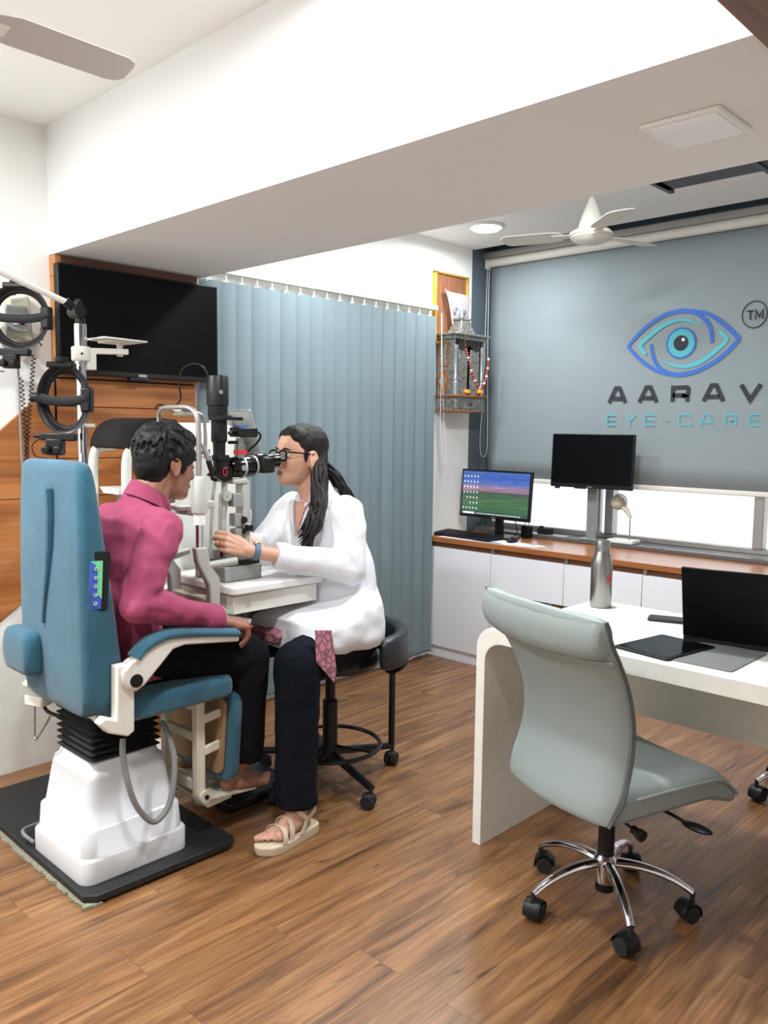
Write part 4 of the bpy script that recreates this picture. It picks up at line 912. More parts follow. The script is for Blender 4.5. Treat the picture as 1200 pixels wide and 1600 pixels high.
headset('headset_ophthalmoscope', 'black head-worn ophthalmoscope hanging on the chrome pole', (0.62, 1.2708, 1.4918), RH, 0.080, 0.108)
headset('headset_ophthalmoscope', 'black head-worn ophthalmoscope hanging on the white wall at far left', (0.14, 1.3269, 1.8083), RH, 0.108, 0.112)
t = thing('power_supply', 'beige power supply box with a dial fixed to the white wall', 'power box', (0.02, 1.3768, 1.8261))
G().prism([(0, 1.3329, 1.889)[1:], (0, 1.4074, 1.9054)[1:], (0, 1.4167, 1.7946)[1:], (0, 1.4196, 1.7198)[1:], (0, 1.3077, 1.7107)[1:], (0, 1.315, 1.7847)[1:]], (0.001, 0, 0), (0, 1, 0), (0, 0, 1), (0.045, 0, 0)).obj('case', 'beige_plastic', t, bev=0.006)
pf = (0.045, 1.3539, 1.8142)
G().obox((0.05, pf[1], pf[2]), (0.012, 0.082, 0.10)).obj('front_plate', 'grey_metal', t, bev=0.003)
G().cyl((0.054, pf[1]-0.012, pf[2]-0.012), (0.068, pf[1]-0.012, pf[2]-0.012), 0.013).obj('dial', 'white_plastic', t); G().obox((0.058, pf[1]+0.02, pf[2]-0.012), (0.008, 0.016, 0.022)).obj('switch', 'black_plastic', t, bev=0.002)
G().cyl((0.03, pf[1], pf[2]+0.09), (0.03, pf[1], pf[2]+0.115), 0.008).obj('hanger_pin', 'grey_metal', t)
g = G(); g.tube([(0.03, 1.3612, 1.6935), (0.03, 1.3632, 1.5152), (0.03, 1.3645, 1.3146), (0.03, 1.37, 1.1623)], 0.0045, 8); g.obj('wall_conduit', 'grey_metal', label='thin grey conduit running down the wall at far left', cat='conduit')
def cord(p0, p1, turns, label, r=0.007):
    coil(p0, p1, r, turns, 0.0022, G()).obj('coiled_cord', 'black_plastic', label=label, cat='cord')
cord((0.07, 1.4087, 1.6776), (0.07, 1.3632, 1.2403), 26, 'black coiled cord hanging beside the wall ophthalmoscope')
cord((0.06, 1.3605, 1.5886), (0.06, 1.3775, 1.2447), 20, 'second black coiled cord close to the thin conduit')
cord((0.09, 1.4472, 1.8276), (0.09, 1.4238, 1.7146), 5, 'short black coiled cord under the ring of the wall ophthalmoscope')

# ------------------------------------------------------------------ eye biometer behind the patient
t = thing('biometer', 'white eye biometer with black forehead arch beside the wooden panelling', 'biometer', (0.4, 1.85, 0.80))
b0 = (0.42, 1.7846, 1.4174); b1 = (0.42, 2.1698, 1.423)
G().ring_loft([rr3(0.24, 0.50, 1.80, 2.12, 0.80, 0.03), rr3(0.24, 0.50, 1.79, 2.13, 0.90, 0.03), rr3(0.22, 0.50, 1.77, 2.14, 1.05, 0.05), rr3(0.22, 0.50, 1.77, 2.13, 1.32, 0.06), rr3(0.23, 0.49, 1.775, 2.12, 1.39, 0.07), rr3(0.26, 0.46, 1.80, 2.09, 1.418, 0.07), rr3(0.30, 0.42, 1.85, 2.05, 1.424, 0.05)]).obj('body', 'machine_white', t, sub=1)
G().ell((0.36, 2.08, 1.40), (0.05, 0.06, 0.06)).obj('side_cover', 'machine_white', t)
# forehead arch: legs, black hood, chin cup
lg0 = [(0.42, 1.5574, 1.0784), (0.42, 1.5568, 1.1764), (0.42, 1.5618, 1.2859), (0.42, 1.5889, 1.3222), (0.42, 1.651, 1.3292)]
G().tube(spline([(0.50, p[1], p[2]) for p in lg0], 5), 0.014, 10, flat=(1.0, 1.4)).obj('arch_leg', 'machine_white', t)
G().tube(spline([(0.24, p[1], p[2]) for p in lg0], 5), 0.014, 10, flat=(1.0, 1.4)).obj('arch_leg', 'machine_white', t)
hp = [(0.42, 1.5574, 1.3296), (0.42, 1.5687, 1.3659), (0.42, 1.5933, 1.4049), (0.42, 1.6312, 1.4274), (0.42, 1.6805, 1.4382), (0.42, 1.7647, 1.4323)]
hs = spline([(0, p[1], p[2]) for p in hp], 5)
g = G(); g.ring_loft([[(0.215+0.30*k/10, p.y, p.z) for k in range(11)]+[(0.215+0.30*k/10, p.y+0.006, p.z-0.010) for k in range(10, -1, -1)] for p in hs]); g.obj('forehead_hood', 'black_matte', t)
g = G(); g.ring_loft([rr3(0.30, 0.44, (0.42, 1.5592, 1.1641)[1], (0.42, 1.6424, 1.1606)[1], 1.145, 0.02), rr3(0.28, 0.46, (0.42, 1.5592, 1.1641)[1]-0.005, (0.42, 1.6424, 1.1606)[1]+0.005, 1.168, 0.02)]); g.obj('chin_cup', 'white_gloss', t)
G().cyl((0.37, (0.42, 1.6015, 1.15)[1], 0.98), (0.37, (0.42, 1.6015, 1.15)[1], 1.146), 0.012).obj('chin_post', 'grey_metal', t)
G().box(0.22, 0.52, 1.50, 2.13, 0.80, 0.835).obj('base_plate', 'machine_white', t, bev=0.006)
# tilted operator screen
sc0 = Vector((0.42, 2.1326, 1.4061)); RS = rot('X', 18)
g = G(); g.at((0.40, sc0.y+0.01, sc0.z-0.02), RS); g.box(-0.12, 0.12, -0.008, 0.012, -0.14, 0.10); so = g.obj('operator_screen', 'grey_metal', t, bev=0.008)
mat('screen_teal', (76, 150, 176), 0.3, emit=((76, 170, 200), 0.5))
g = G(); g.at((0.40, sc0.y+0.01, sc0.z-0.02), RS); g.box(-0.10, 0.10, 0.0118, 0.013, -0.12, 0.08); g.obj('display', 'screen_teal', so)
for ch_, ya, yb in (('A', 1.876, 1.893), ('L', 1.897, 1.913), ('1', 1.918, 1.934)):
    letter(ch_, ya, yb, 1.297, 1.316, 0.0032, 'model_letter', 'logo_dark', t, o=(0.4995, 0, 0), U=(0, 1, 0), Wt=(0.0008, 0, 0))
for k, ch_ in enumerate('METER'):
    letter(ch_, 1.868+0.0135*k, 1.878+0.0135*k, 1.279, 1.289, 0.0018, 'model_letter', 'logo_dark', t, o=(0.4995, 0, 0), U=(0, 1, 0), Wt=(0.0008, 0, 0))
t = thing('side_table', 'white side table carrying the biometer by the wall', 'table', (0.36, 1.83, 0))
G().prism(rrect(0.50, 0.80, 0.03, 4, 0.37, 1.84), (0, 0, 0.772), (1, 0, 0), (0, 1, 0), (0, 0, 0.0275)).obj('table_top', 'white_plastic', t, bev=0.003)
G().cyl((0.36, 1.85, 0.03), (0.36, 1.85, 0.772), 0.045).obj('column', 'white_metal', t); G().box(0.16, 0.56, 1.72, 1.98, 0.0, 0.03).obj('foot', 'white_metal', t, bev=0.006)
sh = G().prism([(0.53, 1.50), (0.61, 1.50), (0.61, 1.66), (0.52, 1.66)], (0, 0, 0.7998), (1, 0, 0), (0, 1, 0), (0, 0, 0.002)).obj('printed_sheet', 'paper', label='white sheet lying on the side table next to the biometer', cat='paper')

# ------------------------------------------------------------------ slit lamp table
TZ = 0.868
t = thing('instrument_table', 'white instrument table carrying the slit lamp between the two people', 'table', (0.86, 1.83, 0))
G().prism(rrect(0.40, 0.415, 0.025, 5, 0.878, 1.832), (0, 0, TZ-0.030), (1, 0, 0), (0, 1, 0), (0, 0, 0.030)).obj('table_top', 'white_plastic', t, bev=0.006)
G().box(0.71, 1.056, 1.640, 2.015, TZ-0.098, TZ-0.036).obj('drawer_box', 'desk_laminate', t, bev=0.002)
g = G(); g.tube([(1.0568, 1.70+0.008*math.cos(a), 0.798+0.007*math.sin(a)) for a in [2*PI*k/14 for k in range(14)]], 0.0012, 5, closed=True); g.obj('drawer_mark', 'grey_metal', t)
G().cyl((0.82, 1.86, 0.04), (0.82, 1.86, 0.772), 0.035).obj('column', 'grey_metal', t)
G().box(0.70, 0.94, 1.70, 2.02, 0.0, 0.04).obj('foot', 'black_paint', t, bev=0.01)
G().obox((0.99, 1.66, 0.752), (0.10, 0.14, 0.02), rot('X', -18)).obj('control_panel', 'white_metal', t, bev=0.003)
g = G(); g.at((0.995, 1.66, 0.752), rot('X', -18)); g.box(0.0, 0.05, -0.04, 0.02, 0.010, 0.0107); g.obj('green_print', 'panel_green', t)
g = G(); g.at((0.995, 1.66, 0.752), rot('X', -18)); g.box(0.0, 0.05, 0.02, 0.05, 0.010, 0.0107); g.obj('blue_print', 'panel_blue', t)

# ------------------------------------------------------------------ slit lamp microscope
t = thing('slit_lamp', 'slit lamp microscope with black lamp tower and grey stand on the table', 'slit lamp', (0.9, 1.72, TZ))
SX = 0.90
def zc(prof, y, name, m, x=SX): return G().lathe(prof, (x, y, 0), n=32).obj(name, m, t)
def zz(py): return round(1.577-(py-590)*0.002225, 4)
zc([(0, zz(587)), (0.035, zz(587)), (0.038, zz(589)), (0.038, zz(633)), (0.0345, zz(634)), (0.0345, zz(650)), (0.0, zz(650))], 1.69, 'lamp_housing', 'black_plastic')
zc([(0, zz(649)), (0.040, zz(649)), (0.041, zz(651)), (0.041, zz(656)), (0.0, zz(657))], 1.70, 'lamp_flange', 'black_plastic')
G().box(0.87, 0.93, 1.70, 1.778, zz(656), zz(650)).obj('flange_plate', 'black_plastic', t, bev=0.003)
G().cyl((0.9355, 1.678, zz(613)), (0.939, 1.677, zz(613)), 0.0075).obj('lamp_screw', 'chrome', t)
zc([(0, zz(656)), (0.028, zz(656)), (0.028, zz(689)), (0.022, zz(692)), (0.021, zz(712)), (0.0, zz(712))], 1.695, 'slit_tube', 'black_plastic')
zc([(0, zz(711)), (0.030, zz(711)), (0.031, zz(713)), (0.031, zz(719)), (0.026, zz(721)), (0.024, zz(742)), (0.0, zz(744))], 1.70, 'slit_collar', 'black_plastic')
G().prism([(1.655, 1.238), (1.70, 1.268), (1.735, 1.265), (1.735, 1.225), (1.70, 1.212)], (0.875, 0, 0), (0, 1, 0), (0, 0, 1), (0.05, 0, 0)).obj('prism_head', 'black_gloss', t, bev=0.002)
G().tube([(0.927, 1.700+0.008*math.cos(a), 1.250+0.014*math.sin(a)) for a in [2*PI*k/16 for k in range(16)]], 0.0018, 6, closed=True).obj('prism_ring', 'red_mark', t)
# fixation/forehead cable
G().tube(spline([(0.90, 1.655, zz(592)), (0.89, 1.64, zz(576)), (0.87, 1.615, zz(570)), (0.85, 1.58, zz(580)), (0.84, 1.575, zz(605)), (0.83, 1.585, zz(625)), (0.82, 1.56, zz(636)), (0.80, 1.52, zz(634)), (0.79, 1.51, zz(640))], 6), 0.003, 7).obj('lamp_cable', 'black_plastic', t)
# microscope body along the viewing axis
MZ = 1.262
def yc(prof, name, m, x=SX, z=MZ): return G().lathe([(r, h) for r, h in prof], (x, 1.70, z), (0, 1, 0.03), n=32).obj(name, m, t)
yc([(0, 0.035), (0.030, 0.035), (0.036, 0.045), (0.038, 0.075), (0.038, 0.130), (0.035, 0.150), (0.0, 0.150)], 'microscope_body', 'black_gloss')
yc([(0.0382, 0.082), (0.0402, 0.083), (0.0402, 0.090), (0.0382, 0.091)], 'body_ring', 'slit_grey'); yc([(0.0375, 0.134), (0.0395, 0.135), (0.0395, 0.142), (0.0370, 0.143)], 'body_ring', 'slit_grey')
G().cyl((0.936, 1.772, 1.262), (0.942, 1.772, 1.262), 0.010).obj('magnifier_dial', 'grey_metal', t)
G().obox((SX, 1.872, 1.272), (0.115, 0.060, 0.062)).obj('eyepiece_block', 'black_plastic', t, bev=0.010)
for x in (0.868, 0.932):
    e_ = G().lathe([(0, 0.0), (0.024, 0.0), (0.026, 0.01), (0.026, 0.035), (0.024, 0.037), (0.026, 0.052), (0.0265, 0.060), (0.020, 0.060), (0.016, 0.050), (0, 0.050)], (x, 1.866, 1.285), (0, 1, 0.02), n=24).obj('eyepiece', 'black_gloss', t)
# camera port with red ring and flat black camera
pc0 = 1.785
zc([(0, 1.295), (0.022, 1.295), (0.022, 1.312), (0.0, 1.312)], pc0, 'camera_tube', 'steel'); zc([(0, 1.311), (0.0245, 1.311), (0.0245, 1.324), (0.0, 1.324)], pc0, 'red_ring', 'red_mark')
zc([(0, 1.324), (0.022, 1.324), (0.022, 1.342), (0.016, 1.344), (0.016, 1.368), (0, 1.368)], pc0, 'camera_lens', 'steel')
G().obox((SX, 1.80, 1.388), (0.06, 0.085, 0.034)).obj('camera_box', 'black_plastic', t, bev=0.004); G().obox((SX+0.004, 1.785, 1.4085), (0.03, 0.035, 0.006)).obj('camera_label', 'panel_blue', t)
G().tube(spline([(SX, 1.84, 1.388), (SX, 1.866, 1.388), (SX, 1.876, 1.372), (SX-0.01, 1.862, 1.345), (SX-0.02, 1.84, 1.325), (SX-0.03, 1.825, 1.31)], 6), 0.004, 7).obj('camera_cable', 'black_plastic', t)
for zq in (1.352, 1.385): G().cyl((SX, 1.735, zq), (SX, 1.785, zq), 0.006).obj('camera_rod', 'black_plastic', t)
# stand under the microscope
G().box(0.872, 0.928, 1.735, 1.80, 1.205, 1.222).obj('microscope_arm', 'slit_grey', t, bev=0.004)
G().box(0.876, 0.924, 1.778, 1.812, 0.945, 1.215).obj('microscope_post', 'slit_grey', t, bev=0.006)
G().cyl((0.90, 1.715, 1.145), (0.90, 1.715, 1.225), 0.011).chain([(0.90, 1.712, 1.16), (0.90, 1.705, 1.08), (0.90, 1.70, 0.955)], [0.018, 0.013, 0.015]).obj('lamp_arm', 'slit_grey', t)
G().cyl((0.918, 1.705, 1.165), (0.934, 1.705, 1.165), 0.0185, n=24).obj('tilt_knob', 'slit_grey', t); G().cyl((0.934, 1.705, 1.165), (0.936, 1.705, 1.165), 0.004, n=10).obj('knob_screw', 'chrome', t)
G().tube(spline([(0.90, 1.675, 1.215), (0.90, 1.665, 1.14), (0.90, 1.660, 1.05), (0.90, 1.655, 0.96)], 5), 0.006, 8).obj('guide_rail', 'slit_grey', t)
for za, zb, ya, yb in ((1.125, 1.172, 1.73, 1.772), (1.055, 1.10, 1.735, 1.765), (1.005, 1.045, 1.738, 1.768)): G().box(0.90, 0.934, ya, yb, za, zb).obj('drive_box', 'grey_metal', t, bev=0.002)
G().cyl((0.91, 1.775, 1.075), (0.938, 1.775, 1.075), 0.013).obj('focus_wheel', 'black_plastic', t); G().cyl((0.91, 1.775, 1.035), (0.936, 1.775, 1.035), 0.010).obj('focus_wheel', 'black_plastic', t)
G().obox((0.925, 1.80, 1.045), (0.03, 0.026, 0.02)).obj('cable_plug', 'black_plastic', t, bev=0.002)
G().tube(spline([(0.93, 1.755, 1.075), (0.938, 1.785, 1.062), (0.935, 1.80, 1.06), (0.936, 1.805, 1.085), (0.93, 1.808, 1.11)], 5), 0.0018, 6).tube(spline([(0.93, 1.755, 1.02), (0.94, 1.76, 1.0), (0.94, 1.775, 1.0), (0.935, 1.79, 0.985)], 5), 0.0018, 6).obj('white_wires', 'cord_white', t)
G().box(0.82, 0.97, 1.67, 1.79, 0.935, 0.975).obj('cross_slide', 'grey_metal', t, bev=0.005)
G().box(0.80, 0.985, 1.655, 1.815, TZ+0.001, 0.922).obj('slide_base', 'grey_metal', t, bev=0.004)
G().box(0.805, 0.98, 1.66, 1.81, 0.922, 0.936).obj('slide_plate', 'black_plastic', t, bev=0.003)
G().cyl((0.945, 1.678, 0.93), (0.945, 1.678, 1.0), 0.007).lathe([(0, 0), (0.011, 0), (0.012, 0.05), (0.009, 0.06), (0, 0.06)], (0.945, 1.678, 0.955)).obj('joystick', 'black_plastic', t)

# chin and forehead rest
t = thing('chin_rest', 'grey chin and forehead rest with arched metal tube before the slit lamp', 'chin rest', (0.9, 1.56, TZ))
CYR = 1.528; XN, XF = 1.025, 0.785
arch = spline([(XN, CYR, 1.12), (XN, CYR, 1.30), (XN, CYR, 1.40), (XN-0.004, CYR-0.002, 1.43), (XN-0.018, CYR-0.006, 1.456), (XN-0.05, CYR-0.010, 1.468), (0.905, CYR-0.012, 1.470), (XF+0.05, CYR-0.010, 1.468), (XF+0.014, CYR-0.004, 1.456), (XF, CYR, 1.43), (XF, CYR, 1.36), (XF, CYR, 1.12)], 6)
G().tube(arch, 0.0085, 12).obj('arch_tube', 'aluminium', t)
G().obox((0.90, CYR+0.028, 1.452), (0.12, 0.02, 0.024)).obj('forehead_band', 'beige_plastic', t, bev=0.006)
for x in (0.85, 0.95): G().cyl((x, CYR-0.008, 1.466), (x, CYR+0.025, 1.456), 0.005).obj('band_arm', 'aluminium', t)
for x in (XN, XF):
    G().lathe([(0, 1.125), (0.026, 1.125), (0.027, 1.14), (0.020, 1.235), (0.013, 1.245), (0, 1.245)], (x, CYR, 0), n=20).obj('sleeve', 'slit_grey', t)
    G().obox((x, CYR+0.03, 1.15), (0.02, 0.05, 0.025)).obj('sleeve_knob', 'slit_grey', t, bev=0.004)
    G().cyl((x, CYR, 1.085), (x, CYR, 1.125), 0.020).obj('white_collar', 'white_plastic', t)
    G().cyl((x, CYR, 1.0), (x, CYR, 1.09), 0.0125).obj('chrome_post', 'chrome', t)
    G().prism([(1.505, 1.01), (1.550, 1.01), (1.556, 0.985), (1.562, 0.95), (1.600, 0.90), (1.600, 0.80), (1.560, 0.80), (1.556, 0.88), (1.512, 0.96)], (x-0.014, 0, 0), (0, 1, 0), (0, 0, 1), (0.028, 0, 0)).obj('side_casting', 'slit_grey', t, bev=0.005)
    G().cyl((x, 1.56, 0.945), (x+(0.03 if x > 0.9 else -0.03), 1.655, 0.955), 0.0135, n=18).obj('hand_grip', 'slit_grey', t)
G().obox((0.905, CYR+0.02, 1.118), (0.22, 0.02, 0.02)).obj('cross_bar', 'slit_grey', t, bev=0.003)
G().ring_loft([rr3(0.87, 0.94, 1.51, 1.565, 1.125, 0.02), rr3(0.86, 0.95, 1.505, 1.57, 1.138, 0.02)]).obj('chin_cup', 'white_plastic', t)
G().box(0.775, 1.035, 1.560, 1.60, 0.80, 0.83).obj('table_clamp', 'beige_plastic', t, bev=0.003)
# fixation lamp on its bent rod
G().tube(spline([(0.93, CYR+0.0, 1.462), (0.93, CYR+0.06, 1.452), (0.93, CYR+0.085, 1.430), (0.93, CYR+0.09, 1.36), (0.93, CYR+0.088, 1.33)], 6), 0.006, 8).obj('fixation_rod', 'aluminium', t)
G().chain([(0.95, CYR+0.065, 1.345), (0.955, CYR+0.085, 1.29)], [0.006, 0.008]).obj('fixation_tube', 'aluminium', t)
G().chain([(0.955, CYR+0.086, 1.288), (0.96, CYR+0.10, 1.235)], [0.010, 0.008]).cap((0.96, CYR+0.10, 1.232), 0.010, (0.962, CYR+0.108, 1.228), 0.009).obj('fixation_lamp', 'black_plastic', t)

# ------------------------------------------------------------------ black rolling stool with torso support
SC = Vector((0.965, 2.17, 0))
t = thing('rolling_stool', 'black rolling stool with a padded arm support and foot ring', 'stool', tuple(SC))
a_list = [math.radians(a) for a in (-12, 60+18, 132+18, 204, 276)]
for k, a in enumerate(a_list):
    ca, sa = math.cos(a), math.sin(a); R_ = 0.305
    G().tube([SC+Vector((0.02*ca, 0.02*sa, 0.115)), SC+Vector((R_*ca, R_*sa, 0.078))], [0.021, 0.016], 10, flat=(0.8, 1.0)).obj('leg', 'black_paint', t)
    cs = G(); c = SC+Vector((R_*ca, R_*sa, 0)); dx, dy = math.cos(a+0.6), math.sin(a+0.6); ex, ey = -dy, dx
    cs.cyl(c+Vector((0, 0, 0.05)), c+Vector((0, 0, 0.085)), 0.007)
    wc = c-Vector((dx, dy, 0))*0.012
    for s_ in (-1, 1): cs.cyl(wc+Vector((ex*0.004*s_, ey*0.004*s_, 0.0275)), wc+Vector((ex*0.025*s_, ey*0.025*s_, 0.0275)), 0.0272, 0.024, n=22)
    cs.ell(wc+Vector((0, 0, 0.045)), (0.026, 0.026, 0.014)); cs.obj('caster', 'rubber', t)
G().lathe([(0, 0.085), (0.04, 0.085), (0.042, 0.12), (0.03, 0.15), (0.03, 0.33), (0.02, 0.335), (0.02, 0.47), (0, 0.47)], tuple(SC)).obj('column', 'black_plastic', t)
G().tube([SC+Vector((0.20*math.cos(q), 0.20*math.sin(q), 0.150)) for q in [2*PI*k/44 for k in range(44)]], 0.009, 8, closed=True).obj('foot_ring', 'black_paint', t)
for q in (0.3, 2.4, 4.5): G().cyl(SC+Vector((0.03*math.cos(q), 0.03*math.sin(q), 0.145)), SC+Vector((0.20*math.cos(q), 0.20*math.sin(q), 0.150)), 0.006).obj('ring_spoke', 'black_paint', t)
G().lathe([(0, 0.47), (0.15, 0.47), (0.185, 0.478), (0.195, 0.50), (0.185, 0.525), (0.14, 0.54), (0, 0.543)], tuple(SC), n=40).obj('seat', 'black_leather', t)
pa = a_list[1]; pp = SC+Vector((0.30*math.cos(pa), 0.30*math.sin(pa), 0))
G().cyl(pp+Vector((0, 0, 0.08)), pp+Vector((0, 0, 0.50)), 0.0135).obj('support_post', 'black_paint', t)
# padded crescent round the sitter's back
g = G(); rings = []; RC = 0.285
for k in range(25):
    q = math.radians(-2+132*k/24); e_ = min(1, min(k, 24-k)/3+0.35); cx = SC+Vector((RC*math.cos(q), RC*math.sin(q), 0.565)); rd = Vector((math.cos(q), math.sin(q), 0))
    ring = []
    for j in range(16):
        b_ = 2*PI*j/16; cc, ss = math.cos(b_), math.sin(b_)
        sc_ = 1/max(abs(cc), abs(ss))**0.55
        ring.append(cx + rd*(0.034*e_*cc*sc_) + Vector((0, 0, 0.066*(0.7+0.3*e_)*ss*sc_)))
    rings.append(ring)
g.ring_loft(rings); g.obj('arm_support', 'black_leather', t, sub=1)
g = G(); g.tube([SC+Vector((RC*math.cos(math.radians(q)), RC*math.sin(math.radians(q)), 0.492)) for q in range(10, 125, 8)], 0.018, 8, flat=(0.35, 1.3)); g.obj('support_plate', 'black_plastic', t)

# ------------------------------------------------------------------ people
mat('skin_man', (150, 104, 84), 0.55, var=0.05, vscale=30, sss=0.08)
mat('skin_woman', (206, 158, 134), 0.52, var=0.04, vscale=30, sss=0.08)
mat('lips', (160, 88, 84), 0.45)
mat('hair_black', (11, 10, 11), 0.5, var=0.35, vscale=30, bump=0.6, bscale=120, stretch=(1, 1, 0.2), spec=0.35)
mat('hair_brown', (24, 17, 17), 0.55, var=0.4, vscale=26, bump=0.6, bscale=110, stretch=(1, 1, 0.15), spec=0.3)
mat('shirt_pink', (150, 60, 92), 0.85, var=0.05, vscale=10, crease=(8.0, 0.7, (1.0, 1.0, 0.7)))
mat('trousers_black', (15, 16, 20), 0.95, spec=0.15, bump=0.1, bscale=200)
mat('trousers_navy', (16, 19, 28), 0.95, spec=0.15, bump=0.1, bscale=200)
mat('coat_white', (222, 223, 228), 0.8, crease=(7.0, 0.55, (1.0, 1.0, 0.6)))
mat('sandal_cream', (216, 200, 176), 0.6, var=0.05, vscale=20)
mat('watch_blue', (84, 112, 138), 0.6)
mat('gold', (222, 176, 90), 0.25, 0.9)
mat('eye_white', (226, 222, 216), 0.3)
# printed pink cloth with dark leaves
pm_ = mat('pink_print', (170, 104, 116), 0.85)
nt = pm_.node_tree; N = nt.nodes; Lk = nt.links; tc = N.new('ShaderNodeTexCoord'); vo = N.new('ShaderNodeTexVoronoi'); vo.inputs['Scale'].default_value = 38; vo.feature = 'DISTANCE_TO_EDGE'
Lk.new(tc.outputs['Object'], vo.inputs['Vector']); ra = N.new('ShaderNodeValToRGB'); ra.color_ramp.elements[0].color = rgb(120, 78, 90); ra.color_ramp.elements[0].position = 0.05; ra.color_ramp.elements[1].color = rgb(184, 118, 130); ra.color_ramp.elements[1].position = 0.16
Lk.new(vo.outputs['Distance'], ra.inputs[0]); Lk.new(ra.outputs[0], N['Principled BSDF'].inputs['Base Color'])

def head(g, C, R, k=1.0, male=False):
    """overlapping volumes of a head in its own frame: x right, y forward, z up, eyes at z = 0"""
    L = lambda x, y, z: Vector(C) + R @ Vector((x*k, y*k, z*k))
    E = lambda c, r: g.ell(L(*c), [q*k for q in r], R)
    # skull and face lofted from level sections: height, front, back, half width
    S = [(-0.117, 0.066, 0.040, 0.012), (-0.112, 0.081, 0.020, 0.026), (-0.102, 0.089, -0.005, 0.037), (-0.086, 0.0895, -0.035, 0.047), (-0.066, 0.086, -0.064, 0.054), (-0.042, 0.087, -0.084, 0.061),
         (-0.018, 0.086, -0.096, 0.067), (0.004, 0.085, -0.104, 0.070), (0.022, 0.089, -0.107, 0.072), (0.045, 0.088, -0.108, 0.073), (0.068, 0.079, -0.104, 0.071), (0.088, 0.062, -0.093, 0.064), (0.106, 0.034, -0.071, 0.049), (0.117, 0.006, -0.045, 0.030), (0.121, -0.012, -0.025, 0.010)]
    rings = []; n_ = 48
    fine = []
    for i in range(len(S)-1):
        for q in range(3): fine.append(tuple(S[i][m]+(S[i+1][m]-S[i][m])*q/3 for m in range(4)))
    fine.append(S[-1])
    for z, f, bk_, w in fine:
        c = min(0.0, (f+bk_)/2+0.004); ring = []
        for j in range(n_):
            a = 2*PI*j/n_; sn, cs = math.sin(a), math.cos(a)
            if cs >= 0: y = c+(f-c)*abs(cs)**0.82; x = w*(abs(sn)**0.92)*(1 if sn >= 0 else -1)
            else: y = c+(c-bk_)*cs; x = w*sn
            if cs > 0:
                y -= 0.0085*math.exp(-((abs(x)-0.030)/0.014)**2-((z+0.001)/0.012)**2)      # eye sockets
                y += 0.0045*math.exp(-((abs(x)-0.036)/0.018)**2-((z+0.030)/0.020)**2)      # cheeks
                y -= 0.004*math.exp(-((abs(x)-0.034)/0.016)**2-((z+0.068)/0.016)**2)       # hollow beside the mouth
                y += 0.004*math.exp(-(x/0.016)**2-((z+0.068)/0.012)**2)                    # mouth
                y -= 0.004*math.exp(-(x/0.020)**2-((z+0.086)/0.006)**2)                    # under the lip
            ring.append(L(x, y, z))
        rings.append(ring)
    g.ring_loft(rings)
    for s in (-1, 1):
        E((s*0.030, 0.076, -0.001), (0.013, 0.009, 0.008))
        g.ell(L(s*0.072, -0.012, -0.012), (0.007*k, 0.019*k, 0.031*k), R @ rot('X', 12) @ rot('Z', s*18))
        g.tube([L(s*(0.078), -0.014+0.017*math.cos(a), -0.010+0.028*math.sin(a)) for a in [math.radians(-80+q) for q in range(0, 281, 20)]], 0.0042*k, 8)
        E((s*0.075, -0.008, -0.037), (0.006, 0.009, 0.010))
    g.cap(L(0, 0.084, 0.010), 0.0075*k, L(0, 0.102, -0.032), 0.0095*k)
    for s in (-1, 1): E((s*0.011, 0.094, -0.037), (0.0085, 0.010, 0.008))
    g.cap(L(-0.015, 0.084, -0.064), 0.005*k, L(0.015, 0.084, -0.064), 0.005*k); g.cap(L(-0.012, 0.084, -0.073), 0.0055*k, L(0.012, 0.084, -0.073), 0.0055*k)
    return L
def hand(g, W, d, n, th, curls, k=1.0, thumb=(0.5, 0.4), spread=0.06, thumb_in=0.3):
    """W wrist, d towards the knuckles, n back of the hand, th towards the thumb side"""
    W = Vector(W); d = Vector(d).normalized(); n = Vector(n); n = (n-d*n.dot(d)).normalized(); t_ = n.cross(d)
    if t_.dot(Vector(th)) < 0: t_ = -t_
    kn = []
    ax = t_
    for i, (l, o) in enumerate(((0.086, 0.029), (0.090, 0.010), (0.085, -0.010), (0.076, -0.028))):
        base = W + t_*(o*0.45*k) + d*(0.012*k); p = W + d*(l*k) + t_*(o*k) + n*(0.004*k*(1 if i in (1, 2) else 0)); kn.append(p)
        g.cap(base, 0.0150*k, p, 0.0105*k)
    g.ell(W + d*0.048*k - n*0.004*k, (0.036*k, 0.040*k, 0.015*k), Matrix((t_, d, n)).transposed())
    lens = [(0.043, 0.025, 0.020), (0.047, 0.029, 0.021), (0.043, 0.027, 0.021), (0.034, 0.020, 0.018)]
    tips = []
    for i in range(4):
        p = kn[i]; ang = 0.0; sp = (1.5-i)*spread
        dd = (d + t_*sp).normalized(); js = []
        for j in range(3):
            ang += math.radians(curls[i][j]); v = dd*math.cos(ang) - n*math.sin(ang); q = p + v*(lens[i][j]*k)
            g.cap(p, (0.0092-0.0009*j)*k, q, (0.0085-0.0010*j)*k); js.append((p.copy(), q.copy())); p = q
        tips.append(js)
    b = W + d*0.020*k + t_*0.022*k - n*0.006*k
    d1 = (d*(1-thumb[0]) + t_*thumb[0]*1.3 - n*thumb_in).normalized(); m1 = b + d1*0.042*k
    d2 = (d*(1-thumb[1]) + t_*thumb[1]*0.8 - n*thumb_in*1.5).normalized(); m2 = m1 + d2*0.032*k; d3 = (d2 - n*0.3).normalized(); m3 = m2 + d3*0.024*k
    g.cap(b, 0.0145*k, m1, 0.0115*k); g.cap(m1, 0.0108*k, m2, 0.0098*k); g.cap(m2, 0.0098*k, m3, 0.0078*k)
    return tips, (d, n, t_)
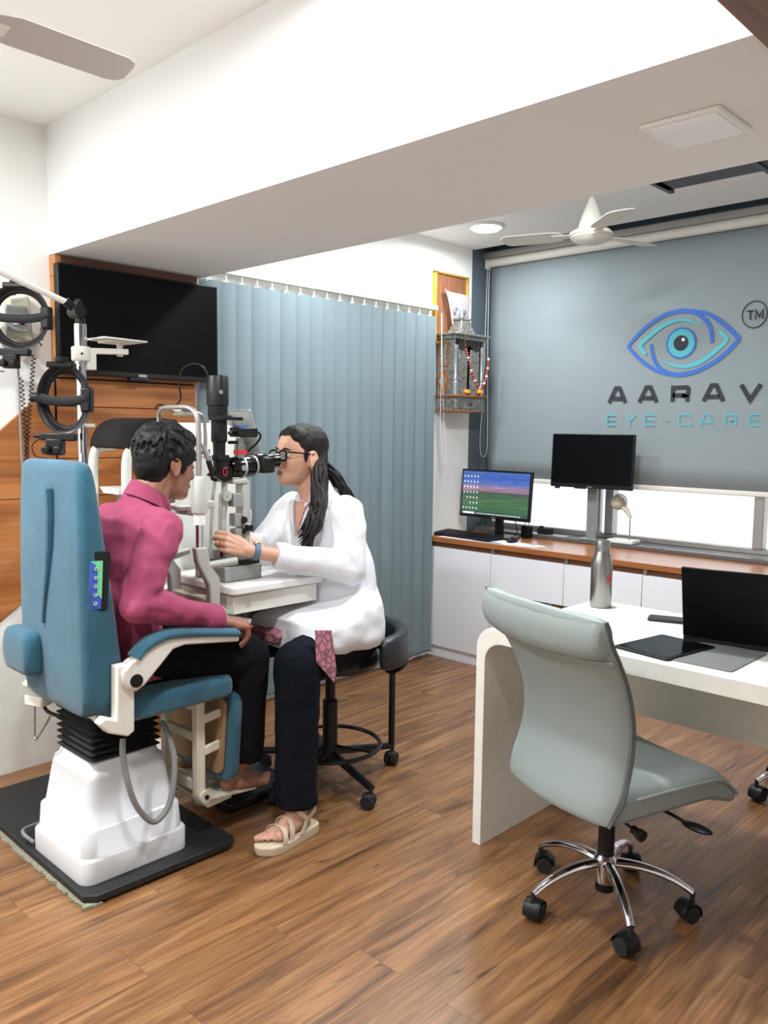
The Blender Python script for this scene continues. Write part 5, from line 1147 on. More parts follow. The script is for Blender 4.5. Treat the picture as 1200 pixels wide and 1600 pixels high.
def foot(g, heel, toe, k=1.0, side=1, lift=0.0):
    """bare foot from heel to toe on a sole; side = +1 when the big toe lies at the right of heel->toe"""
    H = Vector(heel); T = Vector(toe); d = (T-H); ln = d.length; d.normalize(); r = d.cross(Vector((0, 0, 1))); z = Vector((0, 0, 1))
    g.ell(H+d*0.03+z*0.028, (0.030, 0.034, 0.030)); g.cap(H+d*0.05+z*0.05, 0.030, H+d*(ln*0.62)+z*0.024, 0.022)
    g.cap(H+d*0.05+z*0.022-r*0.008, 0.026, H+d*(ln*0.70)-r*0.018+z*0.014, 0.017); g.cap(H+d*0.06+z*0.022+r*0.008, 0.026, H+d*(ln*0.72)+r*0.018+z*0.016, 0.018)
    for i in range(5):
        o = (0.032-0.0155*i)*side; l_ = ln*(0.99-0.035*i-0.012*i*i*0.5); rr_ = 0.0115 if i == 0 else 0.0085-0.0004*i
        g.cap(H+d*(ln*0.72)+r*o*0.85+z*0.013, rr_*0.95, H+d*(l_-0.012)+r*o*1.08+z*0.010, rr_)
    g.cap(H+d*0.045+z*0.05, 0.031, H+d*0.035+z*0.16, 0.033)
def ellring(c, rx, ry, z, n=28, tilt=0.0): return [(c[0]+rx*math.cos(2*PI*j/n), c[1]+ry*math.sin(2*PI*j/n), z+tilt*math.sin(2*PI*j/n)) for j in range(n)]

# ---------------- the patient
mn = thing('person', 'person in a pink shirt and black trousers leaning into the chin rest', 'person', (0.9, 1.35, 0.598))
MH = Vector((0.900, 1.487, 1.283)); MR = rot('X', -9)
g = G(); Lm = head(g, MH, MR, 1.0)
g.cap(Lm(0, -0.03, -0.05), 0.056, (0.9, 1.395, 1.13), 0.062)
g.ell((0.9, 1.33, 0.95), (0.12, 0.08, 0.20)); g.cap((0.9, 1.38, 1.09), 0.07, (0.9, 1.33, 0.95), 0.08); g.cap((0.80, 1.38, 1.08), 0.036, (1.0, 1.38, 1.08), 0.036); g.ell((0.9, 1.31, 0.68), (0.12, 0.08, 0.08))
for s, el, wr in ((1, (1.135, 1.235, 0.885), (1.128, 1.530, 0.782)), (-1, (0.655, 1.29, 0.885), (0.675, 1.545, 0.788))):
    sh = (0.9+0.160*s, 1.375, 1.085); g.cap((0.9+0.06*s, 1.38, 1.08), 0.036, sh, 0.034); g.cap(sh, 0.034, el, 0.032); g.cap(el, 0.036, wr, 0.025)
tipsR, frR = hand(g, (1.130, 1.548, 0.776), (0.02, 1, -0.26), (0.25, 0.2, 1), (-1, 0, 0), [(48, 30, 22), (52, 34, 24), (56, 40, 26), (62, 44, 28)], 1.0, thumb=(0.45, 0.25))
hand(g, (0.675, 1.56, 0.784), (0.0, 1, -0.2), (-0.2, 0.2, 1), (1, 0, 0), [(45, 30, 22)]*4, 1.0, thumb=(0.45, 0.25))
for s in (1, -1):
    g.cap((0.9+0.07*s, 1.32, 0.66), 0.07, (0.9+0.16*s, 1.70, 0.605), 0.045); g.cap((0.9+0.16*s, 1.70, 0.605), 0.045, (0.9+0.15*s, 1.665, 0.24), 0.032)
    foot(g, (0.9+0.135*s, 1.60, 0.150), (0.9+0.145*s, 1.835, 0.128), side=-s)
body = g.blob('body', 'skin_man', mn, voxel=0.0036, smooth=4)
# hair
g = G(); E = lambda c, r: g.ell(Lm(*c), r, MR)
E((0, -0.022, 0.046), (0.081, 0.101, 0.089)); E((0, 0.030, 0.082), (0.062, 0.062, 0.046)); E((0, -0.052, 0.000), (0.074, 0.066, 0.085)); E((0, -0.052, -0.050), (0.058, 0.046, 0.050)); E((0, -0.040, 0.02), (0.078, 0.084, 0.085))
for s in (1, -1): E((s*0.064, 0.006, 0.035), (0.019, 0.060, 0.045)); E((s*0.066, 0.022, -0.006), (0.010, 0.012, 0.026))
rs = random.Random(3)
for i in range(420):
    a = rs.uniform(0, 2*PI); b = rs.uniform(0.05, 2.1)
    p = Vector((0.079*math.sin(b)*math.cos(a), -0.022+0.099*math.sin(b)*math.sin(a), 0.046+0.087*math.cos(b)))
    if p.y > 0.05 and p.z < 0.09: continue
    if p.z < 0.03 and p.y > -0.035: continue
    if p.z < 0.0: p.y -= 0.010
    sw = Vector((-math.sin(a)*0.6+rs.uniform(-.4, .4), 0.9, -0.55-0.4*math.sin(b))) if p.y > -0.05 else Vector((rs.uniform(-.3, .3), -0.25, -1.0))
    sw.normalize(); nrm = Vector((p.x/0.079, (p.y+0.022)/0.099, (p.z-0.046)/0.087)).normalized(); sw = (sw-nrm*sw.dot(nrm)).normalized()
    l_ = rs.uniform(0.030, 0.050)
    g.tube([Lm(*(p-nrm*0.004)), Lm(*(p+sw*l_*0.5+nrm*0.006)), Lm(*(p+sw*l_+nrm*0.000))], [0.0055, 0.0048, 0.0015], 5)
g.blob('hair', 'hair_black', mn, voxel=0.0036, smooth=3)
for s in (-1, 1):
    G().tube([Lm(s*0.014, 0.089, 0.021), Lm(s*0.030, 0.091, 0.027), Lm(s*0.048, 0.078, 0.021)], [0.003, 0.0042, 0.002], 6).obj('eyebrow', 'hair_black', mn)
    G().ell(Lm(s*0.030, 0.0815, 0.000), (0.011, 0.006, 0.0050), MR).obj('eye', 'eye_white', mn)
G().cap(Lm(-0.014, 0.0875, -0.067), 0.004, Lm(0.014, 0.0875, -0.067), 0.004).obj('lips', 'lips', mn)
# shirt
g = G()
g.ring_loft([ellring((0.9, 1.305), 0.178, 0.130, 0.61), ellring((0.9, 1.300), 0.176, 0.128, 0.70), ellring((0.9, 1.295), 0.168, 0.122, 0.80), ellring((0.9, 1.305), 0.172, 0.124, 0.90), ellring((0.9, 1.330), 0.180, 0.124, 1.00), ellring((0.9, 1.350), 0.178, 0.112, 1.07), ellring((0.9, 1.370), 0.155, 0.090, 1.12), ellring((0.9, 1.390), 0.095, 0.070, 1.146, tilt=-0.018), ellring((0.9, 1.402), 0.062, 0.056, 1.160, tilt=-0.034)])
for s, el, wr in ((1, (1.142, 1.232, 0.882), (1.130, 1.520, 0.790)), (-1, (0.652, 1.29, 0.885), (0.675, 1.53, 0.79))):
    sh = (0.9+0.168*s, 1.368, 1.085); g.cap((0.9+0.08*s, 1.37, 1.09), 0.062, sh, 0.064); g.cap(sh, 0.064, tuple((Vector(sh)+Vector(el))/2+Vector((0.006*s, -0.012, 0))), 0.061); g.cap(tuple((Vector(sh)+Vector(el))/2+Vector((0.006*s, -0.012, 0))), 0.061, el, 0.054); g.cap(el, 0.054, tuple((Vector(el)+Vector(wr))/2), 0.049); g.tube([tuple((Vector(el)+Vector(wr))/2), wr], [0.049, 0.041], 20)
sh_o = g.blob('shirt', 'shirt_pink', mn, voxel=0.006, smooth=4, disp='CLOUDS', dscale=0.075, dstr=0.026)
# collar, cuff, yoke seam
g = G(); rings = []
for k in range(33):
    a = math.radians(112 + 316*k/32); ca, sa = math.cos(a), math.sin(a)
    base = Vector((0.9+0.066*ca, 1.412+0.062*sa, 1.156-0.035*sa)); top = Vector((0.9+0.060*ca, 1.424+0.058*sa, 1.190-0.042*sa)); out = Vector((0.9+0.080*ca, 1.408+0.076*sa, 1.148-0.040*sa))
    rings.append([base, top, top+Vector((0.004*ca, 0.004*sa, 0.002)), out])
g.ring_loft(rings); g.obj('collar', 'shirt_pink', mn, bev=0.002)
for wr, dr in (((1.130, 1.520, 0.790), (0.0, 1, -0.10)), ((0.675, 1.53, 0.79), (0.0, 1, -0.05))):
    d = Vector(dr).normalized(); G().tube([Vector(wr)-d*0.055, Vector(wr)-d*0.02, Vector(wr)+d*0.010], [0.0455, 0.0435, 0.0425], 22).obj('cuff', 'shirt_pink', mn)
    mat_edge = G().tube([Vector(wr)+d*0.0105, Vector(wr)+d*0.0125], 0.0418, 22).obj('cuff_edge', 'skin_woman', mn)
# trousers
g = G()
g.ell((0.9, 1.30, 0.665), (0.170, 0.125, 0.085))
for s in (1, -1):
    hip = (0.9+0.085*s, 1.32, 0.675); kn = (0.9+0.165*s, 1.695, 0.620); an = (0.9+0.158*s, 1.690, 0.250)
    g.cap(hip, 0.096, kn, 0.074); g.cap(kn, 0.074, (0.9+0.16*s, 1.69, 0.45), 0.068); g.tube([(0.9+0.16*s, 1.69, 0.46), an], [0.069, 0.058], 20)
g.blob('trousers', 'trousers_black', mn, voxel=0.007, smooth=5, disp='CLOUDS', dscale=0.06, dstr=0.012)
# coloured ring on the right hand
p, q = tipsR[2][0]; c = p.lerp(q, 0.45); ax_ = (q-p).normalized()
G().lathe([(0.0088, -0.003), (0.0105, -0.002), (0.0105, 0.002), (0.0088, 0.003)], c, ax_, n=18).obj('finger_ring', 'gold', mn)
mat('coral', (232, 70, 40), 0.3)
G().ell(c + frR[1]*0.011*0.5 + Vector((0.009, 0.004, 0.003)), (0.0055, 0.0055, 0.0045)).obj('ring_stone', 'coral', mn)

# ---------------- the examiner
wm = thing('person', 'person in a white coat and glasses looking into the slit lamp eyepieces', 'person', (0.97, 2.17, 0.0))
WH = Vector((0.905, 2.058, 1.300)); WR = rotz(180-6) @ rot('X', 3)
g = G(); Lw = head(g, WH, WR, 0.98)
g.cap(Lw(0, -0.025, -0.06), 0.048, (0.935, 2.115, 1.12), 0.055)
g.cap((0.82, 2.12, 1.10), 0.045, (1.08, 2.12, 1.10), 0.045); g.cap((0.95, 2.12, 1.08), 0.09, (0.97, 2.18, 0.80), 0.10); g.ell((0.97, 2.19, 0.64), (0.13, 0.10, 0.09))
LE, LWr = (1.150, 2.095, 0.893), (1.005, 1.7406, 0.9767); RE, RWr = (0.725, 2.00, 0.90), (0.800, 1.885, 0.985)
for s, el, wr in ((1, LE, LWr), (-1, RE, RWr)):
    sh = (0.95+0.145*s, 2.12, 1.10); g.cap(sh, 0.043, el, 0.035); g.cap(el, 0.036, wr, 0.024)
hd_ = Vector((-0.075, -0.085, 0.060))
tipsL, frL = hand(g, LWr, (-0.36, -0.80, 0.36), (0.72, -0.46, 0.30), (0.1, 0.1, 1), [(38, 50, 35), (42, 55, 38), (46, 58, 38), (52, 60, 40)], 0.96, thumb=(0.35, 0.10), spread=0.02, thumb_in=0.8)
hand(g, (0.805, 1.875, 0.99), (0.75, -0.15, -0.05), (0.2, 0.1, 1), (0.1, -1, 0), [(20, 25, 15), (24, 28, 18), (28, 30, 20), (30, 32, 20)], 0.92, thumb=(0.4, 0.2), spread=0.05)
for s, kn, an in ((1, (1.215, 1.79, 0.60), (1.238, 1.795, 0.14)), (-1, (0.78, 1.80, 0.60), (0.79, 1.86, 0.14))):
    g.cap((0.97+0.09*s, 2.18, 0.60), 0.075, kn, 0.05); g.cap(kn, 0.05, an, 0.033)
foot(g, (1.240, 1.822, 0.046), (1.252, 1.600, 0.034), side=1); foot(g, (0.785, 1.89, 0.046), (0.78, 1.665, 0.034), side=-1)
g.blob('body', 'skin_woman', wm, voxel=0.0034, smooth=4)
# hair: drawn back over the skull, a long lock over the near shoulder and one behind
g = G(); E = lambda c, r: g.ell(Lw(*c), r, WR)
E((0, -0.030, 0.046), (0.078, 0.094, 0.085)); E((0, 0.018, 0.078), (0.058, 0.056, 0.042)); E((0, -0.075, -0.005), (0.060, 0.045, 0.060))
for s in (1, -1): E((s*0.050, -0.004, 0.046), (0.028, 0.058, 0.044)); E((s*0.040, 0.028, 0.070), (0.032, 0.040, 0.036)); E((s*0.060, -0.040, 0.010), (0.020, 0.036, 0.050)); E((s*0.069, 0.016, 0.006), (0.006, 0.010, 0.030))
rs = random.Random(5)
for i in range(120):
    s = rs.choice((-1, 1)); u = rs.uniform(0.0, 1.0)
    a = rs.uniform(0.1, 1.5)
    pts = []
    for q in range(6):
        f = q/5; y = 0.062-0.16*f-0.02*u; 
        ang = a*(1-0.35*f); x = s*0.078*math.sin(ang)*math.sqrt(max(0.05, 1-((y+0.03)/0.098)**2)); z = 0.046+0.086*math.cos(ang)*math.sqrt(max(0.05, 1-((y+0.03)/0.100)**2))-0.03*f*f
        if y > 0.03: z = max(z, 0.066)
        pts.append(Lw(x, y, z))
    g.tube(pts, [0.002, 0.004, 0.0045, 0.0045, 0.004, 0.002], 5)
g.blob('hair', 'hair_brown', wm, voxel=0.0036, smooth=5)
g = G()
for i in range(64):
    j = lambda a: rs.uniform(-a, a)
    w_ = 0.030
    p0 = Lw(-0.066+j(0.012), -0.055+j(0.020), -0.005+j(0.03)); p1 = Vector((1.005+j(0.014), 2.075+j(w_), 1.215+j(0.02))); p2 = Vector((1.045+j(0.018), 2.03+j(w_*0.9), 1.13+j(0.02))); p3 = Vector((1.075+j(0.014), 1.975+j(w_), 1.06+j(0.025))); p4 = Vector((1.075+j(0.016), 1.935+j(w_*0.9), 0.985+j(0.045)))
    g.tube(spline([p0, p1, p2, p3, p4], 5), [0.0068+0.0026*math.sin(PI*k/20)-0.0055*(k/20)**3 for k in range(21)], 5)
g.obj('front_lock', 'hair_brown', wm)
g = G()
for i in range(34):
    j = lambda a: rs.uniform(-a, a)
    g.tube(spline([Lw(j(0.02), -0.105+j(0.012), -0.02+j(0.02)), (0.965+j(0.02), 2.195+j(0.012), 1.21+j(0.02)), (0.985+j(0.025), 2.235+j(0.015), 1.145+j(0.02)), (1.0+j(0.03), 2.27+j(0.015), 1.07+j(0.03))], 5), [0.006-0.004*(k/15)**2 for k in range(16)], 5)
g.obj('back_lock', 'hair_brown', wm)
for s in (-1, 1):
    G().tube([Lw(s*0.013, 0.0885, 0.021), Lw(s*0.029, 0.090, 0.027), Lw(s*0.048, 0.075, 0.021)], [0.002, 0.0032, 0.0014], 6).obj('eyebrow', 'hair_brown', wm)
    G().ell(Lw(s*0.030, 0.0815, 0.000), (0.011, 0.006, 0.0050), WR).obj('eye', 'eye_white', wm); G().ell(Lw(s*0.031, 0.0862, 0.000), (0.0046, 0.0022, 0.0046), WR).obj('iris', 'black_gloss', wm)
G().cap(Lw(-0.015, 0.0872, -0.064), 0.0036, Lw(0.015, 0.0872, -0.064), 0.0036).cap(Lw(-0.012, 0.0876, -0.0725), 0.0043, Lw(0.012, 0.0876, -0.0725), 0.0043).obj('lips', 'lips', wm)
# glasses
gl = G()
for s in (-1, 1):
    ring = [Lw(s*(0.033+px), 0.099-0.10*abs(px+0.012*0)*0.25, pz-0.002) for px, pz in rrect(0.050, 0.038, 0.014, 4)]
    gl.tube(ring, 0.0036, 6, closed=True)
    gl.tube(spline([Lw(s*0.058, 0.094, 0.012), Lw(s*0.073, 0.075, 0.012), Lw(s*0.077, 0.03, 0.010), Lw(s*0.078, -0.012, 0.008)], 5), 0.0028, 6)
gl.tube([Lw(-0.009, 0.098, 0.006), Lw(0, 0.100, 0.009), Lw(0.009, 0.098, 0.006)], 0.0026, 6)
go = gl.obj('glasses', 'black_gloss', wm)
mat('lens_tint', (180, 190, 200), 0.02, alpha=0.25)
for s in (-1, 1): G().prism([(s*0.033+px, pz-0.002) for px, pz in rrect(0.046, 0.034, 0.012, 4)], Lw(0, 0.0975, 0), WR @ Vector((1, 0, 0)), WR @ Vector((0, 0, 1)), WR @ Vector((0, 0.0012, 0))).obj('lens', 'lens_tint', go)
eb = Lw(-0.080, -0.008, -0.050)
G().tube([eb+Vector((0, 0.004*math.cos(a), 0.006*math.sin(a))) for a in [2*PI*k/12 for k in range(12)]], 0.0012, 5, closed=True).lathe([(0, 0), (0.0045, -0.004), (0.005, -0.012), (0.003, -0.018), (0, -0.019)], eb+Vector((0, 0, -0.005))).obj('earring', 'gold', wm)
# white coat
g = G()
g.ring_loft([ellring((0.985, 2.165), 0.222, 0.185, 0.588), ellring((0.985, 2.17), 0.216, 0.178, 0.66), ellring((0.98, 2.175), 0.205, 0.165, 0.74), ellring((0.975, 2.172), 0.190, 0.150, 0.83), ellring((0.965, 2.150), 0.184, 0.142, 0.93), ellring((0.955, 2.132), 0.186, 0.134, 1.02), ellring((0.95, 2.125), 0.176, 0.112, 1.08), ellring((0.945, 2.122), 0.140, 0.088, 1.13), ellring((0.94, 2.122), 0.085, 0.066, 1.148, tilt=0.018), ellring((0.935, 2.120), 0.060, 0.052, 1.156, tilt=0.034)])
g.ring_loft([[(x, y, z) for x, z in rrect(0.40, h_, 0.05, 6, 1.065, zc_)] for y, h_, zc_ in ((2.16, 0.22, 0.700), (2.00, 0.155, 0.678), (1.90, 0.135, 0.672), (1.85, 0.11, 0.665))])
for s, el, wr in ((1, LE, (1.035, 1.838, 0.950)), (-1, RE, (0.785, 1.910, 0.975))):
    sh = (0.95+0.150*s, 2.122, 1.09); g.cap((0.95+0.07*s, 2.12, 1.095), 0.062, sh, 0.070); g.cap(sh, 0.070, el, 0.064); mid = Vector(el).lerp(Vector(wr), 0.5)
    g.cap(el, 0.064, tuple(mid), 0.054); g.tube([tuple(mid), wr], [0.054, 0.045], 22)
coat = g.blob('coat', 'coat_white', wm, voxel=0.006, smooth=4, disp='CLOUDS', dscale=0.10, dstr=0.024)
# collar and lapels
g = G(); rings = []
for k in range(25):
    a = math.radians(-62 + 304*k/24); ca, sa = math.cos(a), math.sin(a)
    b0_ = Vector((0.935+0.064*ca, 2.112+0.058*sa, 1.152+0.022*sa)); t0_ = Vector((0.935+0.058*ca, 2.108+0.054*sa, 1.184+0.022*sa)); o0_ = Vector((0.935+0.086*ca, 2.112+0.078*sa, 1.140+0.020*sa)); rings.append([b0_, t0_, t0_+Vector((0.004*ca, 0.004*sa, 0.003)), o0_])
g.ring_loft(rings); g.obj('coat_collar', 'coat_white', wm, bev=0.002)
# trousers, printed kurta panel, sandals
g = G(); g.ell((0.97, 2.19, 0.605), (0.185, 0.145, 0.085))
for s, kn, an in ((1, (1.212, 1.788, 0.600), (1.228, 1.772, 0.115)), (-1, (0.78, 1.80, 0.605), (0.79, 1.84, 0.115))):
    g.cap((0.97+0.095*s, 2.19, 0.600), 0.108, (0.97+0.17*s, 1.98, 0.605), 0.098); g.cap((0.97+0.17*s, 1.98, 0.605), 0.098, kn, 0.082)
    g.cap(kn, 0.082, (kn[0]+0.004, kn[1], 0.42), 0.076); g.tube([(kn[0]+0.004, kn[1], 0.45), ((kn[0]+an[0])/2, (kn[1]+an[1])/2, 0.28), an], [0.077, 0.073, 0.074], 22)
g.blob('trousers', 'trousers_navy', wm, voxel=0.007, smooth=5, disp='CLOUDS', dscale=0.07, dstr=0.012)
kp = [(1.27, 1.8187, 0.7251), (1.26, 1.904, 0.709), (1.275, 1.9091, 0.609), (1.28, 1.911, 0.5642), (1.28, 1.8992, 0.5302), (1.29, 1.8482, 0.5792), (1.29, 1.8073, 0.623)]
cen = sum((Vector(p) for p in kp), Vector())/len(kp)
g = G(); g.add([Vector(p) for p in kp]+[Vector(p)+Vector((-0.004, 0.003, 0)) for p in kp], [tuple(range(6, -1, -1)), tuple(range(7, 14))]+[(i, (i+1) % 7, 7+(i+1) % 7, 7+i) for i in range(7)]); g.obj('printed_tunic', 'pink_print', wm)
g = G(); g.ring_loft([[(x, y, z) for x, z in rrect(0.16, 0.028, 0.012, 4, 0.98, zc_)] for y, zc_ in ((2.05, 0.66), (1.95, 0.690), (1.88, 0.680), (1.83, 0.650))]); g.obj('tunic_lap', 'pink_print', wm)
def sandal(heel, toe, side):
    H = Vector(heel); T = Vector(toe); d = (T-H); ln = d.length; d.normalize(); r = d.cross(Vector((0, 0, 1)))*side; z = Vector((0, 0, 1))
    out = []
    for u, wl, wr_ in ((-0.02, 0.012, 0.012), (0.0, 0.028, 0.028), (0.06, 0.036, 0.034), (0.35, 0.034, 0.038), (0.55, 0.040, 0.045), (0.75, 0.048, 0.048), (0.9, 0.046, 0.036), (0.99, 0.034, 0.014), (1.03, 0.016, -0.004)): out.append((u, wl, wr_))
    left = [H+d*(u*ln)+r*wl for u, wl, wr_ in out]; right = [H+d*(u*ln)-r*wr_ for u, wl, wr_ in out]
    ring = left+right[::-1]
    g = G(); g.ring_loft([[p*1.0+Vector((0, 0, 0.0005)) - p*0 for p in [q+((H+T)/2-q)*0.05 for q in ring]], [p+z*0.012 for p in ring], [p+z*(0.030+0.016*max(0, 0.55-((p-H).dot(d)/ln))) for p in ring], [q+((H+T)/2-q)*0.06+z*(0.032+0.016*max(0, 0.55-((q-H).dot(d)/ln))) for q in ring]])
    so = g.obj('sandal_sole', 'sandal_cream', wm, bev=0.003)
    def strap(pts, wdir, w_, th=0.003):
        n_ = len(pts); rings = []
        for i, p in enumerate(pts):
            tg = (pts[min(i+1, n_-1)]-pts[max(i-1, 0)]).normalized(); wv = wdir[i] if isinstance(wdir, list) else wdir; wv = (wv-tg*wv.dot(tg)).normalized(); nn = tg.cross(wv).normalized()
            rings.append([p+wv*w_/2+nn*th/2, p-wv*w_/2+nn*th/2, p-wv*w_/2-nn*th/2, p+wv*w_/2-nn*th/2])
        G().ring_loft(rings).obj('sandal_strap', 'sandal_cream', wm, bev=0.0008)
    A_s = [PI*k/16 for k in range(17)]
    for u, h_, w_ in ((0.57, 0.064, 0.042), (0.71, 0.046, 0.047)):
        c = H+d*(u*ln); strap([c + r*(w_*math.cos(a)) + z*(0.032+h_*math.sin(a)**0.7) - d*0.012*math.sin(a) for a in A_s], d*0.85+z*0.3, 0.021)
    strap([H+d*0.062 + r*(0.037*math.cos(a)) - d*(0.062*math.sin(a)) + z*(0.082+0.018*math.sin(a)) for a in A_s], z, 0.018)
    strap([H+d*0.066 + r*(0.040*math.cos(a)) + d*(0.030*math.sin(a)) + z*(0.078+0.034*math.sin(a)) for a in A_s], z*0.8-d*0.5, 0.014)
    for s_ in (-1, 1): strap([H+d*0.064+r*0.039*s_+z*0.088, H+d*0.078+r*0.0405*s_+z*0.06, H+d*0.095+r*0.041*s_+z*0.034], d, 0.016)
sandal((1.240, 1.842, 0.0), (1.252, 1.598, 0.0), 1); sandal((0.785, 1.905, 0.0), (0.78, 1.66, 0.0), -1)
# wrist watch and ring
wd = (Vector(LWr)-Vector(LE)).normalized(); wc_ = Vector(LWr) - wd*0.028
G().lathe([(0.0275, -0.010), (0.0305, -0.009), (0.0305, 0.009), (0.0275, 0.010)], wc_, wd, n=28).obj('watch_strap', 'watch_blue', wm)
wn = (Vector((-0.1, 0.2, 1)) - wd*Vector((-0.1, 0.2, 1)).dot(wd)).normalized()
G().lathe([(0, 0.024), (0.016, 0.025), (0.017, 0.030), (0.015, 0.034), (0, 0.035)], wc_, wn, n=26).obj('watch_case', 'chrome', wm)
p, q = tipsL[2][0]; G().lathe([(0.0085, -0.002), (0.0100, -0.0015), (0.0100, 0.0015), (0.0085, 0.002)], p.lerp(q, 0.5), (q-p).normalized(), n=18).obj('finger_ring', 'gold', wm)
# small embroidered emblem on the coat, found on the cloth itself
bpy.context.view_layer.update()
dg = bpy.context.evaluated_depsgraph_get()
def on_cloth(o, start, direc):
    M = o.matrix_world; Mi = M.inverted()
    ok, loc, nr, _ = o.ray_cast(Mi @ Vector(start), (Mi.to_3x3() @ Vector(direc)).normalized(), depsgraph=dg)
    return (M @ loc, (M.to_3x3() @ nr).normalized()) if ok else (None, None)
for k, (dx, dz, w_, h_, m_) in enumerate(((0.0, 0.0, 0.022, 0.012, 'logo_blue'), (0.0, -0.020, 0.030, 0.006, 'logo_dark'), (0.0, -0.031, 0.026, 0.004, 'logo_cyan'), (-0.004, -0.046, 0.018, 0.006, 'logo_blue'))):
    lo, nr = on_cloth(coat, (1.098+dx+0.25, 1.60, 1.055+dz), (-0.60, 0.80, 0))
    if lo is None: continue
    Rf = frame(-nr, (0, 0, 1)); g = G(); g.at(lo+nr*0.001, Rf)
    if k == 0:
        g.tube([(w_/2*math.cos(a), 0, h_/2*math.sin(a)*(1-0.3*abs(math.cos(a)))) for a in [2*PI*q/20 for q in range(20)]], 0.0014, 5, closed=True); g.ell((0, 0, 0), (0.004, 0.0014, 0.004))
    else:
        for q in range(5): g.box(-w_/2+w_*q/5, -w_/2+w_*(q+0.72)/5, -0.0008, 0.0008, -h_/2, h_/2)
    g.obj('coat_emblem', m_, wm, ang=0)

# open neck: skin, tunic edge and two lapels laid on the coat
def patch(o, c4, lift, name, m, parent, n=7, th=0.003):
    """quad given by four (x, z) corners, dropped on the cloth from the front"""
    pts = []
    for i in range(n):
        for j in range(n):
            u, v = i/(n-1), j/(n-1)
            x = (c4[0][0]*(1-u)+c4[1][0]*u)*(1-v)+(c4[3][0]*(1-u)+c4[2][0]*u)*v; z = (c4[0][1]*(1-u)+c4[1][1]*u)*(1-v)+(c4[3][1]*(1-u)+c4[2][1]*u)*v
            lo, nr = on_cloth(o, (x+0.10, 1.55, z), (-0.16, 1, 0))
            if lo is None: return
            pts.append(lo+nr*lift)
    g = G(); g.add(pts, [(i*n+j, (i+1)*n+j, (i+1)*n+j+1, i*n+j+1) for i in range(n-1) for j in range(n-1)]); return g.obj(name, m, parent, solid=th)
patch(coat, [(0.895, 1.128), (0.975, 1.128), (0.945, 1.015), (0.930, 1.015)], 0.0015, 'neckline', 'skin_woman', wm)
patch(coat, [(0.966, 1.128), (0.985, 1.128), (0.950, 1.000), (0.938, 1.000)], 0.004, 'tunic_edge', 'pink_print', wm)
patch(coat, [(0.978, 1.130), (1.030, 1.125), (1.010, 1.085), (0.945, 1.000)], 0.0075, 'lapel', 'coat_white', wm)
patch(coat, [(0.892, 1.130), (0.845, 1.125), (0.860, 1.085), (0.930, 1.000)], 0.0075, 'lapel', 'coat_white', wm)

# ------------------------------------------------------------------ ceiling fans
def fan(loc, label, blade_angs, drop, m_blade, ceil_z, blade_len=0.53, root=0.13, pitch_=9):
    x, y, z = loc
    t = thing('ceiling_fan', label, 'fan', (x, y, z))
    G().cyl((x, y, z+0.12), (x, y, ceil_z-0.03), 0.009).obj('down_rod', 'white_metal', t)
    G().lathe([(0, 0), (0.012, 0), (0.020, -0.01), (0.045, -0.045), (0.046, -0.05), (0, -0.05)], (x, y, ceil_z-0.0005)).obj('canopy', 'white_metal', t)
    G().lathe([(0.0, 0.165), (0.014, 0.165), (0.020, 0.15), (0.034, 0.115), (0.047, 0.08), (0.056, 0.05), (0.060, 0.03), (0, 0.03)], (x, y, z), n=32).obj('cup', 'white_metal', t)
    G().lathe([(0.0, 0.035), (0.050, 0.035), (0.085, 0.022), (0.098, 0.010), (0.098, 0.002), (0.090, -0.004), (0.094, -0.010), (0.080, -0.022), (0.055, -0.034), (0.02, -0.040), (0, -0.041)], (x, y, z), n=40).obj('motor', 'white_metal', t)
    for a in blade_angs:
        ra_ = math.radians(a); ca, sa = math.cos(ra_), math.sin(ra_)
        R_ = Matrix(((ca, -sa, 0), (sa, ca, 0), (0, 0, 1))) @ rot('X', pitch_)
        g = G(); g.at((x, y, z+0.003), R_); g.prism([(0.075, -0.02), (0.075, 0.02), (root+0.05, 0.022), (root+0.05, -0.022)], (0, 0, 0), (1, 0, 0), (0, 1, 0), (0, 0, 0.004)); b_ = g.obj('blade_iron', 'white_metal', t)
        g = G(); g.at((x, y, z+0.007), R_); L_ = blade_len
        out = [(root+0.03, -0.056),  (L_*0.5, -0.066), (L_-0.03, -0.062), (L_-0.008, -0.050), (L_, -0.030), (L_+0.004, 0.030), (L_-0.010, 0.052), (L_-0.035, 0.060), (L_*0.5, 0.058), (root+0.03, 0.052), (root+0.008, 0.042), (root, 0.022), (root, -0.026), (root+0.008, -0.046)]
        g.prism(out, (0, 0, 0), (1, 0, 0), (0, 1, 0), (0, 0, 0.003)); g.obj('blade', m_blade, t, bev=0.0008)
    return t
mat('fan_grey', (196, 192, 192), 0.3, 0.1)
fan((1.30, 3.47, 2.305), 'white ceiling fan hanging in front of the roller blind', (318, 78, 198), 0.2, 'white_metal', 2.55, 0.42)
fan((1.255, 0.570, 2.325), 'grey bladed ceiling fan close to the camera, one blade in view', (90, 210, 330), 0.2, 'fan_grey', 2.58, 0.60, 0.235, -9)

